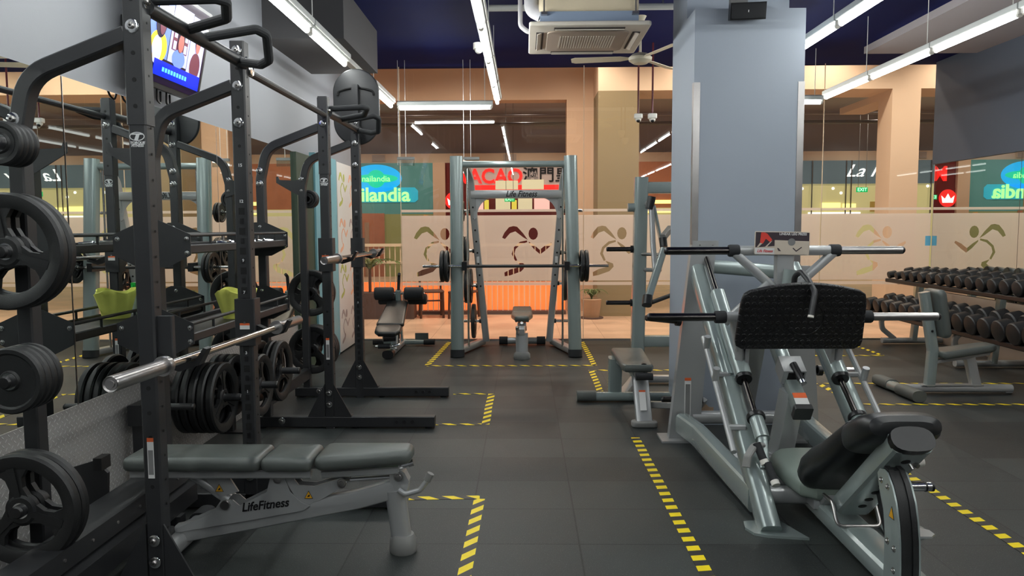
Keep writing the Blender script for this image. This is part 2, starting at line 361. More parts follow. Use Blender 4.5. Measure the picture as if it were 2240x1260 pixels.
class MB:
    def __init__(s): s.v = []; s.f = []; s.m = []; s.mats = []
    def mi(s, name):
        if name not in s.mats: s.mats.append(name)
        return s.mats.index(name)
    def add(s, vs, fs, m, M=None):
        k = len(s.v); i = s.mi(m)
        for p in vs:
            p = V(p); s.v.append(M @ p if M else p)
        for f in fs: s.f.append([k + q for q in f]); s.m.append(i)
        return s
    def box(s, c, d, m, M=None, taper=None):
        cx, cy, cz = c; x, y, z = d[0] / 2, d[1] / 2, d[2] / 2
        tx, ty = taper or (1, 1)
        vs = [(cx - x, cy - y, cz - z), (cx + x, cy - y, cz - z), (cx + x, cy + y, cz - z), (cx - x, cy + y, cz - z),
              (cx - x * tx, cy - y * ty, cz + z), (cx + x * tx, cy - y * ty, cz + z), (cx + x * tx, cy + y * ty, cz + z), (cx - x * tx, cy + y * ty, cz + z)]
        return s.add(vs, [(0, 3, 2, 1), (4, 5, 6, 7), (0, 1, 5, 4), (1, 2, 6, 5), (2, 3, 7, 6), (3, 0, 4, 7)], m, M)
    def span(s, a, b, m, M=None):
        return s.box([(a[i] + b[i]) / 2 for i in range(3)], [abs(a[i] - b[i]) for i in range(3)], m, M)
    def sweep(s, path, prof, m, up=(0, 0, 1), caps=True, M=None):
        P = [V(p) for p in path]; n = len(prof); rings = []
        up = V(up); prev = None
        for i, p in enumerate(P):
            t1 = (P[i] - P[i - 1]).normalized() if i else None
            t2 = (P[i + 1] - P[i]).normalized() if i < len(P) - 1 else None
            t = (t1 + t2).normalized() if t1 and t2 else (t1 or t2)
            if prev is None:
                u = up - t * up.dot(t)
                if u.length < 1e-3: u = V((1, 0, 0)) - t * t.x
                u.normalize()
            else:
                u = prev - t * prev.dot(t); u.normalize()
            prev = u; sd = t.cross(u)
            k = 1.0
            if t1 and t2: k = 1.0 / max(0.5, math.cos(t1.angle(t2) / 2)) if t1.angle(t2) > 1e-4 else 1.0
            bend = (t2 - t1) if (t1 and t2) else V((0, 0, 0))
            bn = bend.normalized() if bend.length > 1e-4 else None
            ring = []
            for a, b in prof:
                o = sd * a + u * b
                if bn: o = o + bn * o.dot(bn) * (k - 1)
                ring.append(p + o)
            rings.append(ring)
        vs = [q for r in rings for q in r]; fs = []
        for i in range(len(rings) - 1):
            for j in range(n):
                a = i * n + j; b = i * n + (j + 1) % n
                fs.append((a, b, b + n, a + n))
        if caps:
            fs.append(tuple(range(n - 1, -1, -1))); k = (len(rings) - 1) * n; fs.append(tuple(range(k, k + n)))
        return s.add(vs, fs, m, M)
    def tube(s, path, r, m, n=12, fr=0.0, M=None, up=(0, 0, 1)):
        if fr: path = fillet(path, fr)
        return s.sweep(path, [(r * math.cos(2 * PI * k / n), r * math.sin(2 * PI * k / n)) for k in range(n)], m, up, True, M)
    def rtube(s, path, w, h, m, fr=0.0, c=0.006, up=(0, 0, 1), M=None, n=1):
        if fr: path = fillet(path, fr)
        x, y = w / 2, h / 2
        prof = []
        for (sx, sy, a0) in ((1, -1, -90), (1, 1, 0), (-1, 1, 90), (-1, -1, 180)):
            for k in range(n + 1):
                a = math.radians(a0 + 90 * k / n)
                prof.append((sx * (x - c) + c * math.cos(a), sy * (y - c) + c * math.sin(a)))
        return s.sweep(path, prof, m, up, True, M)
    def otube(s, path, w, h, m, fr=0.0, up=(0, 0, 1), M=None, n=20, e=2.6):
        if fr: path = fillet(path, fr)
        prof = []
        for k in range(n):
            a = 2 * PI * k / n; ca, sa = math.cos(a), math.sin(a)
            prof.append((w / 2 * math.copysign(abs(ca) ** (2 / e), ca), h / 2 * math.copysign(abs(sa) ** (2 / e), sa)))
        return s.sweep(path, prof, m, up, True, M)
    def cyl(s, a, b, r, m, r2=None, n=16, M=None):
        a, b = V(a), V(b); t = (b - a).normalized()
        u = V((0, 0, 1)) if abs(t.z) < 0.9 else V((1, 0, 0)); u = (u - t * u.dot(t)).normalized(); d = t.cross(u)
        r2 = r if r2 is None else r2
        vs = []
        for p, q in ((a, r), (b, r2)):
            for k in range(n):
                an = 2 * PI * k / n; vs.append(p + (u * math.cos(an) + d * math.sin(an)) * q)
        fs = [(k, (k + 1) % n, n + (k + 1) % n, n + k) for k in range(n)] + [tuple(range(n - 1, -1, -1)), tuple(range(n, 2 * n))]
        return s.add(vs, fs, m, M)
    def lathe(s, prof, o, ax, m, n=24, M=None, closed=False):
        o = V(o); t = V(ax).normalized()
        u = V((0, 0, 1)) if abs(t.z) < 0.9 else V((1, 0, 0)); u = (u - t * u.dot(t)).normalized(); d = t.cross(u)
        vs = []; K = len(prof)
        for r, h in prof:
            for k in range(n):
                an = 2 * PI * k / n; vs.append(o + t * h + (u * math.cos(an) + d * math.sin(an)) * r)
        fs = []
        for i in range(K if closed else K - 1):
            j = (i + 1) % K
            for k in range(n): fs.append((i * n + k, i * n + (k + 1) % n, j * n + (k + 1) % n, j * n + k))
        if not closed:
            if prof[0][0] > 1e-5: fs.append(tuple(range(n - 1, -1, -1)))
            if prof[-1][0] > 1e-5: fs.append(tuple(range((K - 1) * n, K * n)))
        return s.add(vs, fs, m, M)
    def sphere(s, c, r, m, n=14, M=None, sc=(1, 1, 1)):
        c = V(c); vs = []; fs = []; K = n // 2
        for i in range(K + 1):
            a = PI * i / K
            for k in range(n):
                b = 2 * PI * k / n
                vs.append(c + V((r * sc[0] * math.sin(a) * math.cos(b), r * sc[1] * math.sin(a) * math.sin(b), r * sc[2] * math.cos(a))))
        for i in range(K):
            for k in range(n): fs.append((i * n + k, (i + 1) * n + k, (i + 1) * n + (k + 1) % n, i * n + (k + 1) % n))
        return s.add(vs, fs, m, M)
    def prism(s, poly, t, m, M=None, axis='Y', at=0.0):
        # poly: (a, b) in the plane across the axis; X -> (Y,Z), Y -> (X,Z), Z -> (X,Y)
        n = len(poly); vs = []
        for h in (at - t / 2, at + t / 2):
            for a, b in poly:
                vs.append({'X': (h, a, b), 'Y': (a, h, b), 'Z': (a, b, h)}[axis])
        fs = [tuple(range(n - 1, -1, -1)), tuple(range(n, 2 * n))] + [(k, (k + 1) % n, n + (k + 1) % n, n + k) for k in range(n)]
        return s.add(vs, fs, m, M)
    def pad(s, outline, t, m, M=None, r=None, crown=0.0, n=4):
        # cushion: outline in local XY, thickness along local Z (0..t), rounded edges
        r = r or t * 0.42; K = len(outline)
        P = [V((a, b)) for a, b in outline]
        ar = sum(P[i].x * P[(i + 1) % K].y - P[(i + 1) % K].x * P[i].y for i in range(K))
        if ar < 0: P.reverse()
        nor = []
        for i in range(K):
            e1 = (P[i] - P[i - 1]).normalized(); e2 = (P[(i + 1) % K] - P[i]).normalized()
            a = V((e1.y, -e1.x)); b = V((e2.y, -e2.x)); q = (a + b)
            q = q / max(0.4, q.dot(a)) if q.length > 1e-6 else a
            nor.append(q)
        lv = []
        for k in range(n + 1):
            a = PI / 2 * k / n; lv.append((r * (1 - math.sin(a)), r * (1 - math.cos(a))))
        for k in range(n, -1, -1):
            a = PI / 2 * k / n; lv.append((r * (1 - math.sin(a)), t - r * (1 - math.cos(a))))
        # lv: inset, height  (k=0: inset r at z 0)
        vs = []; fs = []
        for ins, z in lv:
            for i in range(K):
                q = P[i] - nor[i] * ins; vs.append((q.x, q.y, z))
        for j in range(len(lv) - 1):
            for i in range(K):
                fs.append((j * K + i, j * K + (i + 1) % K, (j + 1) * K + (i + 1) % K, (j + 1) * K + i))
        top = (len(lv) - 1) * K
        cx = sum(p.x for p in P) / K; cy = sum(p.y for p in P) / K
        vs.append((cx, cy, t + crown)); c = len(vs) - 1
        for i in range(K): fs.append((top + i, top + (i + 1) % K, c))
        vs.append((cx, cy, 0)); c = len(vs) - 1
        for i in range(K): fs.append(((i + 1) % K, i, c))
        return s.add(vs, fs, m, M)
    def text(s, txt, size, m, M, depth=0.001, shear=0.0, align='CENTER', sx=1.0, bold=0.0):
        cu = bpy.data.curves.new('t', 'FONT'); cu.body = txt; cu.size = size; cu.extrude = depth; cu.shear = shear; cu.offset = bold
        cu.align_x = align; cu.align_y = 'CENTER'; cu.resolution_u = 3
        o = bpy.data.objects.new('t', cu); COL.objects.link(o)
        dg = bpy.context.evaluated_depsgraph_get(); me = bpy.data.meshes.new_from_object(o.evaluated_get(dg))
        MM = M @ Matrix.Diagonal((sx, 1, 1, 1))
        s.add([v.co.copy() for v in me.vertices], [tuple(p.vertices) for p in me.polygons], m, MM)
        bpy.data.objects.remove(o); bpy.data.curves.remove(cu); bpy.data.meshes.remove(me)
        return s
    def loft(s, path, prof, ws, hs, m, up=(0, 0, 1), M=None):
        # like sweep, with the section scaled per station
        P = [V(p) for p in path]; n = len(prof); vs = []
        for i, p in enumerate(P):
            t = (P[min(i + 1, len(P) - 1)] - P[max(i - 1, 0)]).normalized(); u = V(up); u = (u - t * u.dot(t)).normalized(); sd = t.cross(u)
            for a, b in prof: vs.append(p + sd * a * ws[i] + u * b * hs[i])
        fs = [(i * n + j, i * n + (j + 1) % n, (i + 1) * n + (j + 1) % n, (i + 1) * n + j) for i in range(len(P) - 1) for j in range(n)]
        fs.append(tuple(range(n - 1, -1, -1))); k = (len(P) - 1) * n; fs.append(tuple(range(k, k + n)))
        return s.add(vs, fs, m, M)
    def pieces(s, name, parent=None, gap=0.003):
        # one object per cluster of touching shells
        par = list(range(len(s.v)))
        def find(a):
            while par[a] != a: par[a] = par[par[a]]; a = par[a]
            return a
        for f in s.f:
            r = find(f[0])
            for q in f[1:]: par[find(q)] = r
        groups = {}
        for i, f in enumerate(s.f): groups.setdefault(find(f[0]), []).append(i)
        bx = []
        for g in groups.values():
            vv = {q for i in g for q in s.f[i]}
            bx.append([g, [min(s.v[q][k] for q in vv) - gap for k in range(3)], [max(s.v[q][k] for q in vv) + gap for k in range(3)]])
        ch = True
        while ch:
            ch = False
            for i in range(len(bx)):
                for j in range(i + 1, len(bx)):
                    if all(bx[i][1][k] <= bx[j][2][k] and bx[j][1][k] <= bx[i][2][k] for k in range(3)):
                        bx[i] = [bx[i][0] + bx[j][0], [min(a, b) for a, b in zip(bx[i][1], bx[j][1])], [max(a, b) for a, b in zip(bx[i][2], bx[j][2])]]
                        del bx[j]; ch = True; break
                if ch: break
        out = []
        for g, _, _ in bx:
            mb = MB(); mp = {}
            for i in g:
                f = []
                for q in s.f[i]:
                    if q not in mp: mp[q] = len(mb.v); mb.v.append(s.v[q])
                    f.append(mp[q])
                mb.f.append(f); mb.m.append(mb.mi(s.mats[s.m[i]]))
            out.append(mb.obj(name, parent))
        return out
    def obj(s, name, parent=None, origin=None, ang=28):
        root = parent
        while root is not None and root.parent is not None: root = root.parent
        if root is not None:
            inv = root.matrix_basis.inverted(); vs = [inv @ p for p in s.v]; loc = None
        else:
            if origin is None:
                lo = [min(p[i] for p in s.v) for i in range(3)]; hi = [max(p[i] for p in s.v) for i in range(3)]
                origin = ((lo[0] + hi[0]) / 2, (lo[1] + hi[1]) / 2, lo[2])
            loc = V(origin); vs = [p - loc for p in s.v]
        me = bpy.data.meshes.new(name); me.from_pydata([tuple(p) for p in vs], [], s.f)
        for q in s.mats: me.materials.append(MATS[q])
        me.polygons.foreach_set('material_index', s.m)
        me.polygons.foreach_set('use_smooth', [True] * len(s.f))
        me.update(); me.set_sharp_from_angle(angle=math.radians(ang))
        o = bpy.data.objects.new(name, me); COL.objects.link(o)
        if parent is not None: o.parent = parent
        else: o.location = loc
        return o

def tag(o, label=None, cat=None, group=None, kind=None):
    if label: o['label'] = label
    if cat: o['category'] = cat
    if group: o['group'] = group
    if kind: o['kind'] = kind
    return o
def thing(name, loc, label, cat, group=None, rz=0.0):
    o = bpy.data.objects.new(name, None); o.empty_display_size = 0.1
    o.matrix_basis = Matrix.Translation(V(loc)) @ Matrix.Rotation(rz, 4, 'Z')
    COL.objects.link(o); return tag(o, label, cat, group)
def structure(mb, name, parent=None):
    o = mb.obj(name, parent, origin=(0, 0, 0) if parent is None else None); 
    if parent is None: o['kind'] = 'structure'
    return o
def children(o): return [c for c in bpy.data.objects if c.parent == o]
def copy_tree(o, loc=None, rz=None, label=None, group=None, parent=None):
    c = o.copy(); COL.objects.link(c); c.parent = parent
    if loc is not None: c.location = loc
    if rz is not None: c.rotation_euler = (0, 0, rz)
    if label: c['label'] = label
    if group: c['group'] = group
    for ch in children(o): copy_tree(ch, parent=c)
    return c
def rrect(w, h, r, n=4, top=0.0):
    out = []
    for cx, cy, a0 in ((w / 2 - r, h / 2 - r, 0), (-w / 2 + r, h / 2 - r, 90), (-w / 2 + r, -h / 2 + r, 180), (w / 2 - r, -h / 2 + r, 270)):
        for k in range(n + 1):
            a = math.radians(a0 + 90 * k / n); out.append((cx + r * math.cos(a), cy + r * math.sin(a)))
    return out
ORD = ['first', 'second', 'third', 'fourth', 'fifth', 'sixth', 'seventh', 'eighth', 'ninth', 'tenth', 'eleventh', 'twelfth', 'thirteenth', 'fourteenth', 'fifteenth', 'sixteenth', 'seventeenth', 'eighteenth']

# ================================================================= ROOM
XL, XR, YB, YG, ZC = -2.30, 5.41, -4.0, 10.10, 3.65
def sbox(name, a, b, m):
    return structure(MB().span(a, b, m), name)
sbox('floor', (XL - 0.15, YB, -0.10), (XR + 0.15, YG, 0.0), 'rubber_floor')
sbox('ceiling', (XL - 0.15, YB, ZC), (XR + 0.15, YG + 0.12, ZC + 0.15), 'ceiling_navy')
sbox('wall_left', (XL - 0.20, YB, 0.0), (XL - 0.012, YG, ZC), 'wall_grey')
sbox('wall_right', (XR + 0.012, YB, 0.0), (XR + 0.2, YG, ZC), 'soffit_grey')
sbox('wall_back', (XL - 0.2, YB - 0.15, 0.0), (XR + 0.2, YB, ZC), 'wall_grey')
# right bulkhead in slate, ceiling soffit and left box beam
sbox('trim_1', (XR - 0.03, YB, 2.33), (XR + 0.012, YG - 0.02, ZC), 'wall_slate')
sbox('trim_2', (4.05, YB, 3.57), (XR - 0.03, 9.2, ZC), 'soffit_grey')
sbox('trim_3', (XL - 0.012, 6.75, 3.20), (-1.59, 8.28, ZC), 'beam_dark')
# diamond plate dado below the left mirrors, plain dado on the right
sbox('trim_4', (XL - 0.012, YB, 0.0), (XL + 0.004, 7.5, 0.63), 'diamond_plate')
sbox('trim_5', (XL - 0.012, 7.5, 0.0), (XL + 0.03, 8.1, 2.29), 'dark_green')
sbox('trim_6', (XL - 0.012, 8.1, 0.0), (XL + 0.05, 9.0, 2.34), 'teal_paint')
sbox('trim_7', (XR - 0.01, YB, 0.0), (XR + 0.012, YG - 0.02, 0.66), 'ac_grille')

# mirrors
def mirror_panel(x, y0, y1, z0, z1, side, label):
    s = 1 if side == 'left' else -1
    t = thing('wall_mirror', (x, (y0 + y1) / 2, z0), label, 'mirror', 'mirror panels on the %s wall' % side)
    MB().span((x - s * 0.008, y0 + 0.003, z0), (x, y1 - 0.003, z1), 'mirror_silver').obj('mirror_glass', t)
    MB().span((x - s * 0.0085, y0, z0), (x + s * 0.001, y0 + 0.004, z1), 'steel_brushed').obj('edge_strip', t)
for y0, lab in ((1.88, 'frameless wall mirror behind the near end of the near black rack'),
                (3.76, 'frameless wall mirror behind the shelf with the lime green cloth'),
                (5.63, 'frameless wall mirror behind the far black rack, next to the dark green strip'),):
    mirror_panel(XL, y0, min(7.5, y0 + 1.875), 0.63, 2.29, 'left', lab)
for k, lab in ((0, 'wall mirror on the right wall touching the corner with the frosted glass front'),
               (1, 'wall mirror on the right wall, second from the glass corner, behind the nearer dumbbells')):
    y1 = YG - 0.03 - k * 1.74
    mirror_panel(XR, y1 - 1.74, y1, 0.67, 2.33, 'right', lab)

# patterned panel at the far end of the left wall
FIG = [
    [(698 + 27 * math.cos(a / 12 * 2 * PI), 500 + 35 * math.sin(a / 12 * 2 * PI)) for a in range(12)],
    [(520, 522), (533, 494), (560, 462), (585, 456), (606, 460), (640, 497), (668, 536), (640, 520), (596, 486), (566, 496), (536, 530)],
    [(672, 545), (705, 566), (735, 592), (768, 566), (802, 550), (806, 562), (768, 596), (738, 618), (706, 592), (674, 556)],
    [(662, 538), (622, 546), (586, 578), (574, 616), (596, 658), (606, 652), (590, 614), (598, 586), (628, 560), (664, 548)],
    [(604, 656), (648, 672), (652, 690), (628, 716), (566, 738), (534, 744), (532, 722), (566, 704), (606, 694), (622, 680)]]
def figure(cx, cz, s=1.0, flip=False):
    out = []
    for poly in FIG:
        q = [((px / 2.625 + 900 - 1152) / 162 * s * (-1 if flip else 1) + cx, cz - (py / 2.625 + 320 - 548) / 162 * s) for px, py in poly]
        out.append(q)
    return out
pn = thing('patterned_wall_panel', (XL + 0.02, 9.5, 0.0), 'white wall panel printed with rows of green and orange jumping figures at the far left', 'wall panel')
MB().span((XL - 0.011, 9.0, 0.02), (XL + 0.06, 10.05, 2.32), 'art_panel').obj('panel_board', pn)
mb = MB()
cols = ['art_green', 'art_orange', 'art_orange', 'art_grey', 'art_green', 'art_orange', 'art_grey', 'art_grey']
for i in range(4):
    for j in range(2):
        for poly in figure(9.28 + j * 0.5, 2.0 - i * 0.56, 0.62):
            mb.prism(poly, 0.002, cols[(i * 2 + j) % 8], axis='X', at=XL + 0.061)
mb.obj('printed_figures', pn)

# column with steel corner guards
cx0, cx1, cy0, cy1 = 1.268, 2.085, 5.72, 6.55
structure(MB().span((cx0, cy0, 0), (cx1, cy1, 3.135), 'column_blue').span((cx0, 6.0, 3.135), (cx1 - 0.03, cy1, ZC), 'column_blue'), 'wall_column')
for nm, x, lab in (('corner_guard', cx0, 'brushed steel corner guard on the left edge of the blue column'), ('corner_guard', cx1, 'brushed steel corner guard on the right edge of the blue column')):
    s = 1 if x == cx0 else -1
    g = MB().span((x - s * 0.004, cy0 - 0.004, 0.0), (x + s * 0.045, cy0, 2.6), 'steel_brushed').span((x - s * 0.004, cy0, 0.0), (x, cy0 + 0.045, 2.6), 'steel_brushed').obj(nm)
    tag(g, lab, 'corner guard', 'corner guards on the column')
# chipped plaster patch near the foot of the column
pts = []
for k in range(18):
    a = 2 * PI * k / 18; r = 0.055 + 0.03 * random.random(); pts.append((1.385 + r * 1.2 * math.cos(a), 0.09 + r * math.sin(a)))
tag(MB().prism(pts, 0.004, 'patch_plaster', axis='Y', at=cy0 - 0.002).obj('plaster_patch'), 'ragged bare plaster patch low on the front of the blue column', 'damaged plaster')

# ----------------------------------------------------------- glass front
def film_mesh(x0, x1, z0, z1, holes, mb):
    cu = bpy.data.curves.new('c', 'CURVE'); cu.dimensions = '2D'; cu.fill_mode = 'BOTH'
    def sp(poly):
        s = cu.splines.new('POLY'); s.points.add(len(poly) - 1)
        for i, (a, b) in enumerate(poly): s.points[i].co = (a, b, 0, 1)
        s.use_cyclic_u = True
    sp([(x0, z0), (x1, z0), (x1, z1), (x0, z1)])
    for h in holes: sp(h)
    o = bpy.data.objects.new('c', cu); COL.objects.link(o)
    dg = bpy.context.evaluated_depsgraph_get(); me = bpy.data.meshes.new_from_object(o.evaluated_get(dg))
    mb.add([V((v.co.x, YG + 0.009, v.co.y)) for v in me.vertices], [tuple(p.vertices) for p in me.polygons], 'frosted_film')
    bpy.data.objects.remove(o); bpy.data.curves.remove(cu); bpy.data.meshes.remove(me)
panes = [(-2.30, -1.66), (-1.66, 0.79), (0.79, 3.95), (3.95, 5.41)]
figs = {1: [-1.16, 0.03], 2: [1.22, 2.4, 3.42], 3: [4.75]}
for i, (a, b) in enumerate(panes):
    wd = structure(MB().add([(a, YG, 0), (b, YG, 0), (b, YG, ZC), (a, YG, ZC)], [(0, 1, 2, 3)], 'window_glass'), 'window_%d' % (i + 1))
    if i:
        MB().span((a - 0.004, YG - 0.006, 0), (a + 0.004, YG + 0.006, ZC), 'railing_white').obj('glass_joint', wd)
        mb = MB(); holes = []
        for fx in figs[i]: holes += figure(fx, 1.21)
        film_mesh(a + 0.006, b - 0.006, 0.808, 1.69, holes, mb)
        film_mesh(a + 0.006, b - 0.006, 0.746, 0.79, [], mb)
        film_mesh(a + 0.006, b - 0.006, 1.735, 1.77, [], mb)
        mb.obj('frosted_film', wd)
sbox('trim_8', (XL, YG - 0.02, 0.0), (XR, YG + 0.03, 0.018), 'steel_brushed')
tag(MB().span((5.335, YG - 0.008, 1.26), (5.405, YG - 0.004, 1.39), 'sticker_blue').obj('glass_sticker'), 'small blue notice stuck on the frosted glass by the right mirror', 'notice')

# ================================================================= MALL OUTSIDE
sbox('floor_2', (-16, YG + 0.12, -0.10), (24, 26, 0.0), 'mall_tile')
sbox('trim_9', (-16, YG, -0.1), (24, YG + 0.12, 0.0), 'concrete_sill')
sbox('ceiling_2', (-16, YG + 0.14, 4.75), (24, 13.65, 4.85), 'beige_light')
sbox('ceiling_3', (-16, 14.0, 5.10), (24, 26, 5.2), 'mall_dark')
sbox('trim_12', (-16, 13.65, 3.80), (1.24, 14.0, 5.2), 'beige_wall')
sbox('trim_13', (1.24, 12.8, 3.80), (24, 13.65, 5.2), 'beige_light')
sbox('trim_14', (0.76, 13.65, 0.0), (1.30, 14.0, 3.80), 'beige_wall')
def mcol(name, a, b, m1, label):
    return tag(MB().span(a, b, m1).obj(name), label, 'column')
mcol('mall_column', (1.24, 12.8, 0.0), (1.93, 13.6, 3.80), 'olive_wall', 'square olive column outside the glass, between the bench press machine and the blue column')
mcol('mall_column', (6.13, 12.8, 0.0), (6.60, 13.3, 3.80), 'beige_light', 'square beige column outside the glass on the right')
sbox('wall_left_2', (-16.1, YG, 0), (-16, 26, 5.2), 'beige_wall')
sbox('wall_right_2', (24, YG, 0), (24.1, 26, 5.2), 'beige_wall')
sbox('wall_front_2', (-16, 23.9, 0), (24, 24.1, 5.2), 'mall_dark')
sbox('trim_10', (-16, 23.6, 3.533), (24, 23.9, 3.83), 'beige_light')
YS = 23.5       # shop line across the mall atrium; shops scaled about the camera to this depth
for x, lab in ((-4.55, 'slotted air vent in the beige fascia above the teal nail shop sign'), (-0.45, 'slotted air vent in the beige fascia above the red tea shop sign'), (12.2, 'slotted air vent in the beige fascia right of the beige column outside')):
    v = thing('air_vent', (x, YS + 0.08, 3.6), lab, 'vent', 'vents in the mall fascia')
    MB().span((x - 0.22, YS + 0.08, 3.59), (x + 0.22, YS + 0.099, 3.80), 'beige_light').obj('vent_frame', v)
    mb = MB()
    for k in range(5): mb.span((x - 0.20, YS + 0.07, 3.605 + k * 0.04), (x + 0.20, YS + 0.08, 3.625 + k * 0.04), 'mall_dark')
    mb.obj('slats', v)
tag(MB().tube([(-16, 20.5, 4.3), (24, 20.5, 4.3)], 0.05, 'grey_plastic', 8).obj('ceiling_pipe'), 'thicker of the two long service pipes under the dark mall ceiling', 'pipe')
tag(MB().tube([(-16, 20.9, 4.58), (24, 20.9, 4.58)], 0.03, 'mall_dark', 8).obj('ceiling_pipe'), 'thinner, higher service pipe under the dark mall ceiling', 'pipe')
sbox('trim_11', (6.13, 13.3, 3.68), (6.60, 14.9, 3.80), 'beige_light')

def board(name, x0, x1, z0, z1, m, Y=YS, t=0.05, label=None, cat='sign', parent=None, group=None):
    o = MB().span((x0, Y, z0), (x1, Y + t, z1), m).obj(name, parent)
    if label: tag(o, label, cat, group)
    return o
TX = lambda x, z, Y: Matrix.Translation((x, Y, z)) @ Matrix.Rotation(PI / 2, 4, 'X')
def disc(mb, x, z, rx, rz, m, Y, n=32):
    return mb.prism([(x + rx * math.cos(a * 2 * PI / n), z + rz * math.sin(a * 2 * PI / n)) for a in range(n)], 0.012, m, axis='Y', at=Y)
# nail shop
s1 = thing('shop_sign', (-5.0, YS, 1.95), 'teal shop sign with lime neon lettering and painted blue glow, left of the guided bar machine', 'sign')
board('sign_board', -10.0, -2.84, 1.956, 3.533, 'sign_teal', parent=s1)
disc(MB(), -4.62, 3.06, 0.80, 0.43, 'glow_blue', YS - 0.008).obj('painted_glow', s1)  # blue glow around the emblem, painted as an emissive disc
disc(disc(MB(), -4.62, 3.06, 0.68, 0.14, 'neon_teal', YS - 0.02), -4.62, 3.05, 0.28, 0.28, 'neon_teal', YS - 0.017).obj('emblem', s1)
MB().text('nailandia', 0.26, 'neon_lime', TX(-4.62, 3.045, YS - 0.032), 0.005).obj('small_lettering', s1)
MB().prism([(-6.6, 2.32), (-3.42, 2.32), (-3.32, 2.40), (-3.32, 2.68), (-3.42, 2.78), (-6.6, 2.78)], 0.008, 'glow_cyan', axis='Y', at=YS - 0.010).text('nailandia', 0.60, 'neon_lime', TX(-4.62, 2.54, YS - 0.03), 0.02, sx=1.02, bold=0.012).obj('lettering_and_glow', s1)  # cyan shape paints the neon glow onto the board behind the letters
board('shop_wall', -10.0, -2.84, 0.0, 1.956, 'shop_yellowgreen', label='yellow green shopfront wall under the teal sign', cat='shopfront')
d = thing('shop_door', (-4.85, YS - 0.06, 0.0), 'brown timber shop door panel under the teal sign', 'door')
MB().span((-5.4, YS - 0.06, 0.0), (-4.38, YS - 0.005, 1.98), 'wood_warm').obj('door_leaf', d)
MB().span((-5.0, YS - 0.075, 0.0), (-4.86, YS - 0.058, 1.7), 'terracotta').obj('door_stile', d)
for x, z0, sc, lab in ((-3.08, 1.69, 1.6, 'large orange cloud cutout under the teal sign'), (-3.66, 1.60, 0.8, 'small orange cloud cutout under the teal sign')):
    tag(MB().prism([(x + a * sc, z0 + b * sc) for a, b in ((-0.17, 0), (0.15, 0), (0.13, 0.06), (0.07, 0.09), (0.04, 0.14), (-0.04, 0.15), (-0.08, 0.09), (-0.14, 0.06))], 0.03, 'cloud_orange', axis='Y', at=YS - 0.02).obj('cloud_decoration'), lab, 'decoration', 'orange clouds on the nail shop')
tag(MB().span((-2.84, YS - 0.1, 0.0), (-2.46, YS + 0.1, 3.533), 'beige_wall').obj('shop_pilaster'), 'beige pilaster between the teal nail shop and the red tea shop', 'column')
# tea shop
s2 = thing('shop_sign', (-0.3, YS, 2.68), 'tea shop sign with red MACAO letters and black Chinese characters behind the guided bar machine', 'sign')
board('sign_board', -1.75, 1.95, 2.839, 3.533, 'sign_panel', parent=s2)
MB().text('MACAO', 0.62, 'sign_red', TX(-1.12, 3.09, YS - 0.015), 0.018, sx=0.95, bold=0.018).obj('red_lettering', s2)
MB().text('\u6fb3\u9580\u7687\u8336', 0.50, 'sign_black', TX(0.94, 3.12, YS - 0.015), 0.018, bold=0.008).obj('black_lettering', s2)
MB().span((-1.75, YS - 0.02, 2.681), (1.95, YS + 0.05, 2.839), 'sign_red').obj('red_band', s2)
tag(MB().span((-2.46, YS, 0.0), (2.05, YS + 0.1, 2.681), 'shop_red_dark').obj('shopfront'), 'dark red tea shop front below its sign', 'shopfront')
tag(MB().span((-2.46, YS + 0.02, 2.681), (-1.76, YS + 0.1, 3.533), 'shop_red_dark').obj('wall_panel'), 'dark red wall panel left of the red MACAO letters', 'wall panel')
rs = thing('round_sign', (-2.2, YS - 0.1, 2.1), 'round red sign with a white crown, best seen in the right wall mirror', 'sign')
disc(MB(), -2.2, 2.36, 0.27, 0.27, 'sign_red', YS - 0.06).obj('disc', rs)
MB().prism([(-2.36, 2.22), (-2.04, 2.22), (-2.0, 2.44), (-2.11, 2.34), (-2.2, 2.50), (-2.29, 2.34), (-2.40, 2.44)], 0.01, 'sign_white_lit', axis='Y', at=YS - 0.072).obj('crown', rs)
mlab = ['narrow pink', 'narrow yellow', 'tall pale cream', 'wide pale cream', 'lower yellow', 'pink', 'upper wide pale reflection painted as a', 'upper small pale reflection painted as a']  # the two upper ones are reflections painted as pale emissive boxes
for k, (x0, x1, z0, z1, m) in enumerate(((-1.56, -1.28, 2.06, 2.38, 'menu_pink'), (-1.25, -1.11, 2.06, 2.38, 'menu_yellow'), (-0.90, -0.44, 2.05, 2.50, 'menu_and_reflection_pale'), (-0.20, 0.24, 2.05, 2.46, 'menu_and_reflection_pale'),
                                         (-0.40, -0.24, 2.05, 2.37, 'menu_yellow'), (0.30, 0.78, 2.05, 2.50, 'menu_pink'), (-0.90, -0.20, 2.70, 2.97, 'menu_and_reflection_pale'), (-0.08, 0.60, 2.70, 3.0, 'menu_and_reflection_pale'))):
    tag(MB().span((x0, YS - 0.05, z0), (x1, YS - 0.03, z1), m).obj('menu_or_reflection'), '%s lit menu board of the tea shop behind the guided bar machine' % mlab[k], 'menu board', 'menu boards of the tea shop')
def exit_sign(x, z, Y, w, label):
    e = thing('exit_sign', (x, Y, z), label, 'exit sign')
    MB().span((x - w / 2, Y, z - w * 0.22), (x + w / 2, Y + 0.03, z + w * 0.22), 'exit_green').obj('sign_plate', e)
    MB().text('EXIT', w * 0.42, 'exit_letter', TX(x, z, Y - 0.004), 0.002, bold=0.002).obj('lettering', e)
    for sx in (-1, 1): MB().cyl((x + sx * w * 0.35, Y + 0.015, z + w * 0.2), (x + sx * w * 0.35, Y + 0.015, 5.1), 0.006, 'grey_plastic', n=6).obj('hanger', e)
